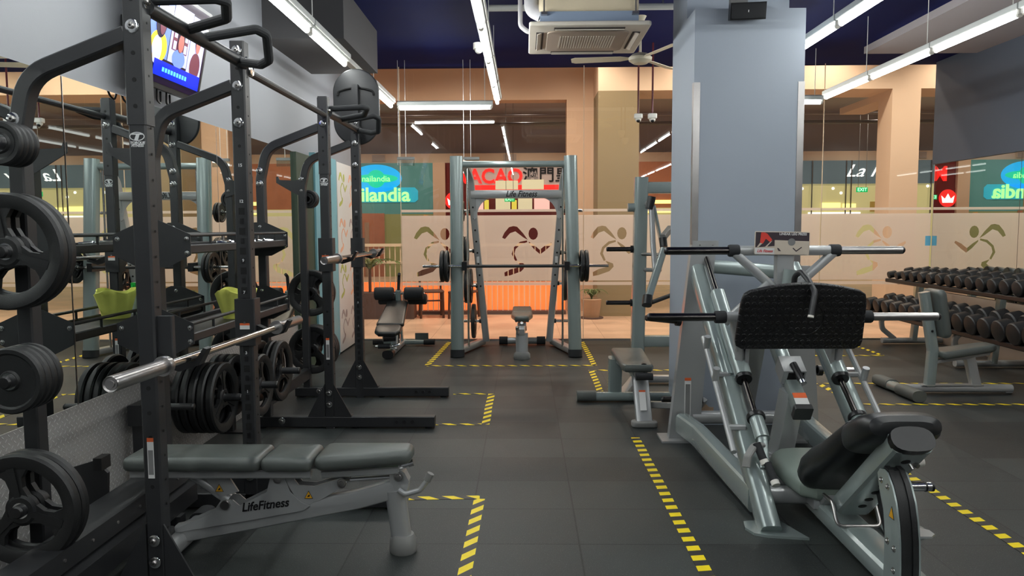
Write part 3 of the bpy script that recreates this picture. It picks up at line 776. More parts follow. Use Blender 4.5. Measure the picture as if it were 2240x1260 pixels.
p = W(1115, 436, 21.0); exit_sign(p.x, p.z, 21.0, 0.29, 'green EXIT sign hanging in front of the red tea shop')
p = W(1886, 415, 22.0); exit_sign(p.x, p.z, 22.0, 0.32, 'green EXIT sign hanging before the slate glass shop on the right')
# middle shop, glimpsed beside the blue column
ms = thing('shopfront', (4.9, YS, 0), 'warm glowing shopfront seen between the olive and the blue column', 'shopfront')
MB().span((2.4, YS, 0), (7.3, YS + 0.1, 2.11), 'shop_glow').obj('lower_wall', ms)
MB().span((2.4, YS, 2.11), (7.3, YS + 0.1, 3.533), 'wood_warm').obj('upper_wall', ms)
MB().span((3.5, YS - 0.03, 2.24), (7.1, YS - 0.002, 2.35), 'shop_glow_bright').span((3.55, YS - 0.03, 1.96), (5.0, YS - 0.002, 2.05), 'shop_glow_bright').pieces('light_strip', ms)
# slate glass shop on the right
s3 = thing('shopfront', (12.0, YS, 0.0), 'slate glass shopfront with white script lettering on the right, beyond the glass', 'shopfront')
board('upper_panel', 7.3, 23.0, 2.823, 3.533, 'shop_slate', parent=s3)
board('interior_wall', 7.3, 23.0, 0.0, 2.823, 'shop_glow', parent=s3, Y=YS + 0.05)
MB().text('La Roy', 0.54, 'sign_white_lit', TX(10.75, 3.20, YS - 0.02), 0.01, shear=0.45, sx=1.15).obj('script_lettering', s3)
MB().span((9.2, YS, 2.05), (9.78, YS + 0.048, 2.24), 'shop_glow_bright').span((9.86, YS, 2.05), (10.25, YS + 0.048, 2.21), 'shop_glow_bright').span((10.7, YS, 1.96), (11.7, YS + 0.048, 2.27), 'shop_wood').span((8.8, YS, 1.89), (10.4, YS + 0.048, 1.95), 'sign_white_lit').pieces('counter_light', s3)
mb = MB()
for x in (8.36, 8.86, 9.9, 10.06, 12.5, 12.7): mb.span((x, YS - 0.04, 0), (x + 0.03, YS, 3.533), 'steel_brushed')
mb.pieces('glass_edge', s3)
mb = MB()
for x, z in ((8.6, 2.68), (9.55, 2.68), (10.95, 2.70), (11.15, 2.59), (9.8, 2.54), (12.45, 2.74), (13.1, 2.74)): mb.cyl((x, YS + 0.045, z), (x, YS + 0.03, z + 0.001), 0.045, 'sign_white_lit', n=10)
mb.pieces('spotlight', s3)
# railing with orange lit panels
r1 = thing('terrace_railing', (-1.2, 13.2, 0), 'long white slatted terrace railing with glowing orange base, seen below the frosted band', 'railing')
MB().span((-6, 13.32, 0.06), (0.72, 13.36, 0.56), 'orange_panel').obj('orange_panel', r1)
MB().span((-6, 13.1, 0.0), (0.72, 13.42, 0.06), 'planter_brown').obj('plinth', r1)
mb = MB(); x = -6.0
while x < 0.7:
    mb.span((x, 13.2, 0.06), (x + 0.016, 13.216, 1.22), 'railing_white'); x += 0.095
mb.obj('slats', r1)
MB().span((-6, 13.18, 1.20), (0.72, 13.235, 1.25), 'railing_white').span((-6, 13.18, 0.90), (0.72, 13.225, 0.94), 'railing_white').obj('top_rail', r1)
tag(MB().span((-4.2, 12.45, 0), (-1.86, 12.8, 0.44), 'planter_brown').obj('planter_box'), 'long dark brown planter box outside the glass behind the decline bench', 'planter')
def frond_plant(x, y, z, n, L, label, h=0.35):
    mb = MB()
    for k in range(n):
        a = 2 * PI * k / n + random.random() * 0.5; l = L * (0.7 + 0.5 * random.random()); d = V((math.cos(a), math.sin(a) * 0.5, 0))
        pts = [V((x, y, z)), V((x, y, z + h * 0.8)) + d * l * 0.25, V((x, y, z + h)) + d * l * 0.65, V((x, y, z + h * 0.72)) + d * l]
        pts = fillet(pts, 0.2, 4)
        for i in range(1, len(pts)):
            p, q = pts[i - 1], pts[i]; sd = (q - p).cross(V((0, 0, 1))).normalized() * 0.012
            mb.add([p - sd, q - sd, q + sd, p + sd], [(0, 1, 2, 3)], 'leaf_green')
            for s_ in (1, -1):
                tip = q + sd.normalized() * s_ * 0.09 + (q - p).normalized() * 0.04 - V((0, 0, 0.03))
                mb.add([q, q + (p - q) * 0.5, tip], [(0, 1, 2)], 'leaf_green')
    return mb
pp = thing('palm_plant', (-3.1, 12.6, 0.44), 'feathery green palm in the dark planter outside, left of the decline bench', 'plant')
frond_plant(-2.62, 12.62, 0.80, 16, 0.55, '', 0.22).obj('fronds', pp)
MB().cyl((-2.62, 12.62, 0.43), (-2.62, 12.62, 0.84), 0.025, 'wood_dark', n=8).obj('stem', pp)
def cafe_chair(x, y, rz, label):
    t = thing('dining_chair', (x, y, 0), label, 'chair', 'dining chairs outside the glass', rz)
    M = Matrix.Translation((x, y, 0)) @ Matrix.Rotation(rz, 4, 'Z')
    MB().pad(rrect(0.42, 0.42, 0.04), 0.035, 'wood_dark', M @ T(0, 0, 0.43)).obj('seat', t)
    for sx in (-1, 1):
        MB().rtube([M @ V((sx * 0.19, -0.19, 0)), M @ V((sx * 0.18, -0.18, 0.43))], 0.035, 0.035, 'wood_dark').obj('leg', t)
        MB().rtube([M @ V((sx * 0.19, 0.24, 0)), M @ V((sx * 0.18, 0.19, 0.43)), M @ V((sx * 0.18, 0.24, 0.85))], 0.035, 0.035, 'wood_dark').obj('leg', t)
    MB().rtube([M @ V((-0.18, -0.18, 0.30)), M @ V((0.18, -0.18, 0.30))], 0.02, 0.03, 'wood_dark').obj('stretcher', t)
    MB().span((-0.18, 0.225, 0.66), (0.18, 0.245, 0.86), 'wood_dark', M).obj('backrest', t)
p = F(946, 694); cafe_chair(p.x - 0.02, 12.75, 0.2, 'dark wooden dining chair outside the glass between the decline bench and the cable frame')
p = F(1000, 694); cafe_chair(p.x + 0.12, 12.62, -0.3, 'dark wooden dining chair outside, hidden mostly by the left post of the cable frame')
pt = thing('potted_plant', (1.1, 12.5, 0), 'small leafy plant in a tan pot at the foot of the olive column', 'plant')
p = F(1291, 692)
MB().lathe([(0.0, 0), (0.13, 0), (0.17, 0.3), (0.15, 0.31), (0.0, 0.3)], (p.x, 12.55, 0.02), (0, 0, 1), 'terracotta', 20).cyl((p.x, 12.55, 0), (p.x, 12.55, 0.02), 0.2, 'planter_brown').obj('pot', pt)
frond_plant(p.x, 12.55, 0.3, 9, 0.22, '', 0.2).obj('leaves', pt)

# downlights added to light the mall fronts and shops
k = 0
for y in (11.0, 12.1):
    for x in (-5, -3, -1, 1, 3, 5, 7.2, 9.5):
        d = thing('added_downlight', (x, y, 4.70), 'unseen round downlight added to light the walkway outside the glass', 'downlight', 'added downlights over the mall walkway')
        MB().lathe([(0.09, 0), (0.13, 0), (0.13, 0.05), (0.09, 0.05)], (x, y, 4.70), (0, 0, 1), 'white_paint', 20, closed=True).obj('trim_ring', d)
        MB().cyl((x, y, 4.715), (x, y, 4.72), 0.088, 'down_light').obj('lamp', d)
        ld = bpy.data.lights.new('downlight', 'SPOT'); ld.energy = MALL_W * 3.4; ld.color = (1.0, 0.84, 0.68); ld.spot_size = math.radians(150); ld.spot_blend = 0.6; ld.shadow_soft_size = 0.09
        lo = bpy.data.objects.new('added_downlight_lamp', ld); lo.location = (0, 0, -0.01); COL.objects.link(lo); lo.parent = d
for x in (-9, -6, -3, 0, 3, 6.5, 10, 13.5, 17):
    d = thing('added_downlight', (x, 21.5, 5.05), 'round downlight added under the dark mall ceiling to light the shops', 'downlight', 'added downlights in front of the shops')
    MB().lathe([(0.09, 0), (0.13, 0), (0.13, 0.05), (0.09, 0.05)], (x, 21.5, 5.05), (0, 0, 1), 'white_paint', 20, closed=True).obj('trim_ring', d)
    ld = bpy.data.lights.new('downlight', 'SPOT'); ld.energy = MALL_W * 4.5; ld.color = (1.0, 0.86, 0.72); ld.spot_size = math.radians(140); ld.spot_blend = 0.6; ld.shadow_soft_size = 0.09
    lo = bpy.data.objects.new('added_downlight_lamp', ld); lo.location = (0, 0, -0.01); COL.objects.link(lo); lo.parent = d

# ================================================================= LIGHTS AND CEILING THINGS
ZL = 3.01
def tube_light(x, y0, y1, label, group, axis='Y', lit=True, wires=True):
    c = ((x, (y0 + y1) / 2) if axis == 'Y' else ((y0 + y1) / 2, x))
    t = thing('tube_light', (c[0], c[1], ZL), label, 'tube light', group)
    L = y1 - y0
    M = Matrix.Translation((c[0], c[1], ZL)) @ (Matrix.Identity(4) if axis == 'Y' else Matrix.Rotation(PI / 2, 4, 'Z'))
    MB().rtube([M @ V((0, -L / 2, 0.055)), M @ V((0, L / 2, 0.055))], 0.075, 0.05, 'lit_housing').rtube([M @ V((0.045, -L / 2, 0.075)), M @ V((0.045, L / 2, 0.075))], 0.018, 0.05, 'lit_housing').obj('housing', t)
    MB().tube([M @ V((0, -L / 2 + 0.03, 0.0)), M @ V((0, L / 2 - 0.03, 0.0))], 0.019, 'tube_light', 8).obj('tube', t)
    mb = MB()
    for s in (-1, 1): mb.cyl(M @ V((0, s * (L / 2 - 0.012), 0.0)), M @ V((0, s * (L / 2 - 0.032), 0.0)), 0.021, 'white_plastic', n=10).span((-0.02, s * (L / 2 - 0.012) - 0.01, 0.0), (0.02, s * (L / 2 - 0.012) + 0.01, 0.04), 'white_plastic', M)
    mb.pieces('end_cap', t)
    if wires:
        mb = MB()
        mb.cyl(M @ V((0, -L / 2 + 0.1, 0.08)), M @ V((0, -L / 2 + 0.1, ZC - ZL)), 0.004, 'white_paint', n=6)
        mb.obj('hanging_wire', t)
    return t
def row(x, segs, name, end):
    n = len(segs)
    for i, (a, b) in enumerate(segs):
        tube_light(x, a, b, '%s lit ceiling tube of the %s row, counted from the glass front' % (ORD[n - 1 - i], name), '%s row of ceiling tubes' % name)
row(-1.63, [(-2.6, -1.4), (-1.35, -0.15), (-0.1, 1.1), (1.15, 2.3), (2.32, 3.47), (3.5, 4.62), (4.65, 5.77), (5.80, 6.95), (8.15, 9.33)], 'left', 9.33)
row(-0.32, [(-2.6, -1.4), (-1.3, -0.1), (0.0, 1.15), (1.18, 2.3), (2.32, 3.45), (3.47, 4.57), (4.59, 5.69), (5.71, 6.83), (6.85, 7.97), (7.99, 9.12)], 'middle', 9.1)
row(2.33, [(-2.6, -1.4), (-1.3, -0.1), (0.05, 1.2), (1.22, 2.36), (2.38, 3.5), (3.52, 4.6), (4.62, 5.71), (5.73, 6.9), (7.0, 8.1), (8.2, 9.3)], 'right middle', 9.3)
row(3.5, [(-2.6, -1.4), (-1.3, -0.1), (0.0, 1.1), (1.1, 2.2), (2.2, 3.25), (3.27, 4.35), (4.37, 5.45), (5.47, 6.60), (6.62, 7.76), (7.78, 8.93)], 'far right', 8.93)
tube_light(9.47, -1.58, -0.39, 'lit ceiling tube running across the room between the left and middle rows', 'cross tubes near the glass', 'X')
tube_light(9.25, 2.45, 3.60, 'lit ceiling tube running across the room beside the blue column', 'cross tubes near the glass', 'X')
tag(MB().rtube([(-1.63, 6.95, ZL + 0.06), (-1.63, 8.15, ZL + 0.06)], 0.07, 0.05, 'lit_housing').obj('light_rail'), 'unlit grey rail bridging the gap in the left row of tubes', 'light rail')

# ceiling cassette air conditioner
ac = thing('ceiling_air_conditioner', (0.58, 6.5, 3.08), 'white ceiling cassette air conditioner hanging left of the blue column', 'air conditioner')
ax, ay, az = 0.52, 6.50, 3.10
MB().pad(rrect(0.96, 0.98, 0.03), 0.035, 'ac_white', T(ax, ay, az), r=0.012).obj('fascia_panel', ac)
MB().pad(rrect(0.66, 0.66, 0.06), 0.012, 'ac_grille', T(ax, ay, az - 0.012), r=0.004).obj('intake_panel', ac)
mb = MB()
for i in range(22): mb.box((ax - 0.22 + i * 0.021, ay, az - 0.0145), (0.011, 0.4, 0.004), 'ac_white')
mb.obj('grille_bars', ac)
mb = MB()
for sx, sy, l in ((0, -0.395, 'x'), (0, 0.395, 'x'), (-0.39, 0, 'y'), (0.39, 0, 'y')):
    d = (0.56, 0.06, 0.01) if l == 'x' else (0.06, 0.56, 0.01)
    mb.box((ax + sx, ay + sy, az - 0.001), d, 'ac_shadow')
mb.pieces('air_slot', ac)
for k, (sx, sy, l) in enumerate(((0, -0.395, 'x'), (0, 0.40, 'x'), (-0.39, 0, 'y'), (0.39, 0, 'y'))):
    R = T(ax + sx, ay + sy, az - 0.008) @ (Matrix.Rotation(0.35 if sy < 0 else -0.35, 4, 'X') if l == 'x' else Matrix.Rotation(-0.35 if sx < 0 else 0.35, 4, 'Y'))
    MB().box((0, 0, 0), (0.55, 0.045, 0.006) if l == 'x' else (0.045, 0.55, 0.006), 'ac_white', R).obj('louvre', ac)
MB().box((ax, ay, az + 0.085), (0.78, 0.78, 0.10), 'ac_blue').obj('lower_casing', ac)
MB().pad(rrect(0.80, 0.80, 0.08), 0.20, 'ac_foam', T(ax, ay, az + 0.13), r=0.05).obj('insulated_casing', ac)
mb = MB()
for sx in (-0.36, 0.36):
    for sy in (-0.43, 0.43): mb.cyl((ax + sx, ay + sy, az + 0.1), (ax + sx, ay + sy, ZC), 0.006, 'steel_brushed', n=6).box((ax + sx, ay + sy * 0.96, az + 0.11), (0.05, 0.06, 0.02), 'steel_brushed')
mb.pieces('hanger_rod', ac)
pipe = MB().tube([(0.06, 6.25, ZC), (0.06, 6.25, az + 0.19), (0.14, 6.25, az + 0.15)], 0.06, 'insulation', 14, fr=0.09)
tag(pipe.obj('insulated_pipe'), 'thick white insulated pipe dropping into the air conditioner', 'pipe')
tag(MB().tube([(-0.03, 6.36, ZC), (-0.03, 6.36, az + 0.09), (0.04, 6.36, az + 0.035), (0.12, 6.36, az + 0.06)], 0.02, 'insulation', 10, fr=0.06).obj('drain_pipe'), 'thin white drain pipe curving under the thick insulated pipe', 'pipe')
a = W(1068, 18, 7.1); b = W(1498, 14, 7.1)
tag(MB().tube([(a.x, 7.1, a.z), (b.x + 0.4, 7.1, b.z)], 0.03, 'white_paint', 12).cyl((a.x + 0.5, 7.1, a.z), (a.x + 0.5, 7.1, ZC), 0.008, 'steel_brushed', n=6).cyl((b.x - 0.2, 7.1, b.z), (b.x - 0.2, 7.1, ZC), 0.008, 'steel_brushed', n=6).obj('ceiling_pipe'), 'straight white pipe running across behind the air conditioner', 'pipe')

# ceiling fan
fx, fy, fz = 1.18, 7.8, 3.20
fn = thing('ceiling_fan', (fx, fy, fz), 'cream three blade ceiling fan between the air conditioner and the blue column', 'fan')
MB().lathe([(0.0, -0.02), (0.07, -0.02), (0.115, 0.01), (0.12, 0.04), (0.08, 0.075), (0.03, 0.09), (0.0, 0.09)], (fx, fy, fz), (0, 0, 1), 'fan_cream', 24).obj('motor_housing', fn)
MB().cyl((fx, fy, fz + 0.08), (fx, fy, ZC), 0.013, 'fan_cream', n=10).lathe([(0, 0), (0.03, 0), (0.06, 0.06), (0, 0.06)], (fx, fy, ZC - 0.06), (0, 0, 1), 'fan_cream', 18).obj('down_rod', fn)
for k, an in enumerate((172, 292, 52)):
    M = T(fx, fy, fz + 0.035) @ Matrix.Rotation(math.radians(an), 4, 'Z') @ Matrix.Rotation(0.2, 4, 'X')
    MB().prism([(0.10, -0.02), (0.2, -0.055), (0.66, -0.065), (0.7, -0.04), (0.7, 0.04), (0.66, 0.065), (0.2, 0.055), (0.10, 0.02)], 0.006, 'fan_cream', M, axis='Z').obj('blade', fn)

# dome cameras on red rods, detector on the middle light row
for px, lab in ((1396, 'white dome camera on a dark red ceiling rod, left one of the pair'), (1427, 'white dome camera on a dark red ceiling rod, the one nearest the blue column')):
    p = W(px, 258, 9.3 if px < 1400 else 8.9)
    c = thing('dome_camera', p, lab, 'camera', 'dome cameras on red rods')
    MB().cyl((p.x, p.y, p.z + 0.03), (p.x, p.y, ZC), 0.011, 'red_rod', n=8).obj('ceiling_rod', c)
    MB().pad(rrect(0.10, 0.09, 0.02), 0.06, 'white_plastic', T(p.x, p.y, p.z - 0.01), r=0.012).obj('housing', c)
    MB().sphere((p.x, p.y, p.z - 0.015), 0.038, 'white_plastic').sphere((p.x, p.y - 0.014, p.z - 0.035), 0.024, 'black_plastic').obj('lens_dome', c)
p = W(1047, 108, 6.4)
c = thing('dome_camera', p, 'white dome camera mounted on the left side of the middle row of tubes', 'camera')
MB().cyl((p.x, p.y, p.z), (p.x, p.y, p.z + 0.05), 0.045, 'white_plastic', n=16).span((p.x, p.y - 0.02, p.z + 0.0), (-0.30, p.y + 0.02, p.z + 0.035), 'white_plastic').obj('housing', c)
MB().sphere((p.x, p.y, p.z - 0.005), 0.032, 'white_plastic').obj('lens_dome', c)
# speaker on the column
sp = thing('wall_speaker', (1.64, 5.6, 3.05), 'small black speaker bracketed to the top of the blue column', 'speaker')
M = T(1.625, 5.63, 3.09) @ Matrix.Rotation(-0.12, 4, 'Z') @ Matrix.Rotation(0.25, 4, 'X')
MB().box((0, 0, 0), (0.25, 0.11, 0.12), 'black_plastic', M).obj('cabinet', sp)
MB().pad(rrect(0.235, 0.105, 0.015), 0.012, 'grip_foam', M @ T(0, -0.055, 0) @ Matrix.Rotation(PI / 2, 4, 'X'), r=0.004).obj('front_grille', sp)
MB().box((0, -0.069, 0), (0.006, 0.002, 0.016), 'logo_white', M).obj('badge', sp)
MB().span((1.52, 5.66, 3.10), (1.60, 5.725, 3.15), 'black_plastic').span((1.50, 5.60, 3.14), (1.62, 5.66, 3.20), 'grey_plastic').obj('bracket', sp)

# clear acrylic emergency signs hanging near the glass
for px, lab in ((888, 'clear acrylic sign box hanging on thin wires left of the cable frame'), (1030, 'clear acrylic sign box hanging behind the top left corner of the cable frame')):
    p = W(px, 353, 9.7)
    e = thing('hanging_sign', p, lab, 'hanging sign', 'acrylic sign boxes near the glass')
    MB().span((p.x - 0.11, p.y, p.z - 0.055), (p.x + 0.11, p.y + 0.012, p.z + 0.02), 'acrylic').obj('acrylic_plate', e)
    MB().span((p.x - 0.11, p.y - 0.02, p.z + 0.02), (p.x + 0.11, p.y + 0.03, p.z + 0.055), 'grey_plastic').obj('lamp_bar', e)
    MB().cyl((p.x - 0.09, p.y, p.z + 0.05), (p.x - 0.09, p.y, ZC), 0.003, 'white_paint', n=6).cyl((p.x + 0.0, p.y, p.z + 0.05), (p.x, p.y, ZC), 0.003, 'white_paint', n=6).obj('hanging_wire', e)

# television on the left wall
tv = thing('wall_television', (-2.1, 4.5, 2.3), 'flat television tilted on the left wall above the mirrors, showing three video callers', 'television')
ang = math.radians(7)
Mtv = T(-2.16, 4.60, 2.365) @ Matrix.Rotation(PI / 2, 4, 'Z') @ Matrix.Rotation(math.radians(12), 4, 'X') @ Matrix.Diagonal((0.80, 1, 1, 1))
# local: x along wall (+Y world), y towards the wall, z up
MB().box((0, 0.02, 0.28), (1.0, 0.05, 0.58), 'black_plastic', Mtv).obj('bezel', tv)
scr = MB().box((0, -0.0065, 0.285), (0.94, 0.003, 0.53), 'screen_dark', Mtv).obj('screen', tv)
pc = MB()
pc.box((-0.28, -0.009, 0.335), (0.30, 0.002, 0.34), 'screen_blue', Mtv).box((0.035, -0.009, 0.335), (0.30, 0.002, 0.34), 'screen_lilac', Mtv).box((0.315, -0.009, 0.315), (0.24, 0.002, 0.36), 'screen_lilac', Mtv)
def blob(cx, cz, rx, rz, m, y=-0.011):
    pc.prism([(cx + rx * math.cos(a * PI / 12), cz + rz * math.sin(a * PI / 12)) for a in range(24)], 0.002, m, Mtv, axis='Y', at=y)
blob(-0.28, 0.22, 0.125, 0.09, 'screen_yellow'); blob(-0.30, 0.20, 0.07, 0.08, 'screen_lilac', -0.012); blob(-0.28, 0.38, 0.08, 0.11, 'screen_dark', -0.013); blob(-0.262, 0.355, 0.042, 0.065, 'screen_brown', -0.015)
pc.box((0.035, -0.011, 0.34), (0.24, 0.002, 0.20), 'screen_brown', Mtv); blob(0.04, 0.20, 0.10, 0.055, 'screen_blue', -0.012); blob(0.04, 0.31, 0.055, 0.072, 'screen_dark', -0.013); blob(0.04, 0.295, 0.042, 0.055, 'screen_red', -0.015)
for kx in (-0.05, 0.12):
    for kz in (0.27, 0.34, 0.40): pc.box((kx, -0.013, kz), (0.045, 0.001, 0.05), 'screen_lilac', Mtv)
blob(0.32, 0.20, 0.085, 0.085, 'screen_brown'); blob(0.32, 0.36, 0.045, 0.065, 'screen_dark', -0.013); blob(0.318, 0.335, 0.034, 0.052, 'screen_red', -0.015)
pc.box((0.06, -0.014, 0.105), (0.74, 0.002, 0.09), 'screen_navy', Mtv); blob(-0.39, 0.12, 0.05, 0.065, 'screen_yellow', -0.014)
for k in range(9): pc.box((-0.17 + k * 0.045, -0.0155, 0.105), (0.03, 0.001, 0.025), 'screen_cyan', Mtv)
pc.obj('picture', scr)
MB().span((-2.30, 4.35, 2.55), (-2.2, 4.6, 2.75), 'black_plastic').obj('wall_bracket', tv)
mb = MB()
for y in (4.35, 4.5, 4.62): mb.tube([(-2.18, y, 2.40), (-2.2, y + 0.03, 2.30), (-2.2, y + 0.08, 2.28), (-2.21, y + 0.1, 2.36)], 0.006, 'black_plastic', 6, fr=0.03)
mb.pieces('cable', tv)

# ================================================================= FLOOR TAPES
def tape(x0, y0, x1, y1, label, style='tape_square', wd=0.062):
    L = math.hypot(x1 - x0, y1 - y0); a = math.atan2(y1 - y0, x1 - x0)
    n = max(2, int(L / 0.25)); mb = MB(); vs = []; fs = []
    for i in range(n + 1):
        t = i / n; j = (random.random() - 0.5) * 0.006
        vs += [(L * t, -wd / 2 + j, 0.0), (L * t, wd / 2 + j, 0.0), (L * t, -wd / 2 + j, 0.0018), (L * t, wd / 2 + j, 0.0018)]
        if i:
            k = (i - 1) * 4
            fs += [(k + 2, k + 6, k + 7, k + 3), (k, k + 4, k + 6, k + 2), (k + 1, k + 3, k + 7, k + 5)]
    mb.add(vs, fs, style)
    o = mb.obj('floor_tape', origin=(0, 0, 0)); o.location = (x0, y0, 0.0004); o.rotation_euler = (0, 0, a)
    return tag(o, label, 'floor tape', 'yellow and black hazard tapes')
tape(0.80, 2.45, 0.80, 5.36, 'yellow and black floor tape running up to the left foot of the leg press')
tape(2.35, 2.6, 2.35, 5.32, 'yellow and black floor tape to the right of the leg press seat')
tape(2.86, 6.38, 5.3, 6.38, 'yellow and black floor tape in front of the utility bench', 'tape_slant', 0.045)
tape(2.86, 7.24, 5.3, 7.24, 'yellow and black floor tape behind the utility bench', 'tape_slant', 0.045)
tape(2.85, 6.75, 2.85, 7.24, 'short yellow and black floor tape behind the right rail of the leg press', 'tape_slant')
tape(4.22, 8.83, 4.23, 9.75, 'yellow and black floor tape near the dumbbell rack, running to the glass', 'tape_slant', 0.05)
tape(3.2, 8.83, 4.22, 8.83, 'yellow and black floor tape across the floor near the far end of the dumbbell rack', 'tape_slant', 0.045)
tape(-0.28, 2.45, -0.262, 4.12, 'curled yellow and black floor tape beside the near adjustable bench', 'tape_slant')
tape(-0.66, 4.13, -0.26, 4.15, 'yellow and black floor tape behind the near adjustable bench', 'tape_slant', 0.05)
tape(-0.31, 5.72, -0.31, 6.80, 'yellow and black floor tape at the aisle end of the far black rack', 'tape_slant')
tape(-0.70, 5.73, -0.34, 5.73, 'yellow and black floor tape continuing the near foot of the far rack', 'tape_slant', 0.045)
tape(-0.66, 6.80, -0.34, 6.80, 'yellow and black floor tape continuing the far foot of the far rack', 'tape_slant', 0.045)
tape(-1.09, 8.2, -1.01, 9.95, 'yellow and black floor tape left of the cable frame', 'tape_slant')
tape(-1.09, 8.21, 0.78, 8.21, 'yellow and black floor tape in front of the cable frame', 'tape_slant', 0.045)
tape(0.77, 8.22, 0.76, 9.95, 'yellow and black floor tape right of the cable frame', 'tape_slant')
tape(0.70, 6.9, 0.71, 7.93, 'yellow and black floor tape left of the plate loaded chest machine', 'tape_slant')
tape(0.74, 7.93, 2.2, 7.93, 'yellow and black floor tape behind the seat of the plate loaded chest machine', 'tape_slant', 0.045)

# ================================================================= BLACK RACKS
XU = -1.492            # centre of the front uprights
XB = -1.975            # centre of the rear uprights
def bolt_mesh():
    mb = MB(); mb.lathe([(0.0, 0.004), (0.02, 0.004), (0.026, 0.002), (0.027, 0), (0, 0)], (0, 0, 0), (0, -1, 0), 'chrome', 18)
    mb.lathe([(0, 0.016), (0.009, 0.015), (0.013, 0.010), (0.013, 0.003)], (0, 0, 0), (0, -1, 0), 'steel_brushed', 12).cyl((0, -0.0155, 0), (0, -0.0165, 0), 0.005, 'hole_black', n=6)
    return mb
BOLT = None
def bolt(parent, p, ax='-Y', name='bolt', s=1.0):
    global BOLT
    if BOLT is None:
        o = bolt_mesh().obj('bolt', origin=(0, 0, 0)); BOLT = o.data; bpy.data.objects.remove(o)
    o = bpy.data.objects.new(name, BOLT); COL.objects.link(o)
    root = parent
    while root.parent is not None: root = root.parent
    o.parent = parent
    R = {'-Y': Matrix.Identity(4), '+X': Matrix.Rotation(PI / 2, 4, 'Z'), '+Y': Matrix.Rotation(PI, 4, 'Z'), '-X': Matrix.Rotation(-PI / 2, 4, 'Z')}[ax]
    o.matrix_basis = root.matrix_basis.inverted() @ T(p) @ R @ Matrix.Scale(s, 4)
    return o
def logo(mb, x, y, z, s=1.0, mirror=1):
    # round T badge and two short lines of lettering, on a face looking to -Y
    ring = [(0.034 * math.cos(a * PI / 14), 0.019 * math.sin(a * PI / 14)) for a in range(28)]
    mb.sweep([V((x + q[0] * s, y - 0.001, z + q[1] * s)) for q in ring + ring[:1]], [(-0.0018 * s, -0.0008), (0.0018 * s, -0.0008), (0.0018 * s, 0.0008), (-0.0018 * s, 0.0008)], 'logo_white', up=(0, -1, 0), caps=False)
    mb.prism([(x + a * s, z + b * s) for a, b in ((-0.03, 0.014), (0.03, 0.014), (0.027, 0.008), (0.012, 0.008), (0.004, -0.017), (-0.014, -0.017), (-0.004, 0.008), (-0.03, 0.008))], 0.0016, 'logo_white', axis='Y', at=y - 0.001)
    mb.text('TORQUE', 0.0165 * s, 'logo_white', TX(x, z - 0.030 * s, y), 0.0008, shear=0.15, sx=1.05, bold=0.0005)
    mb.text('FITNESS', 0.0165 * s, 'logo_white', TX(x, z - 0.043 * s, y), 0.0008, shear=0.15, sx=1.0, bold=0.0005)

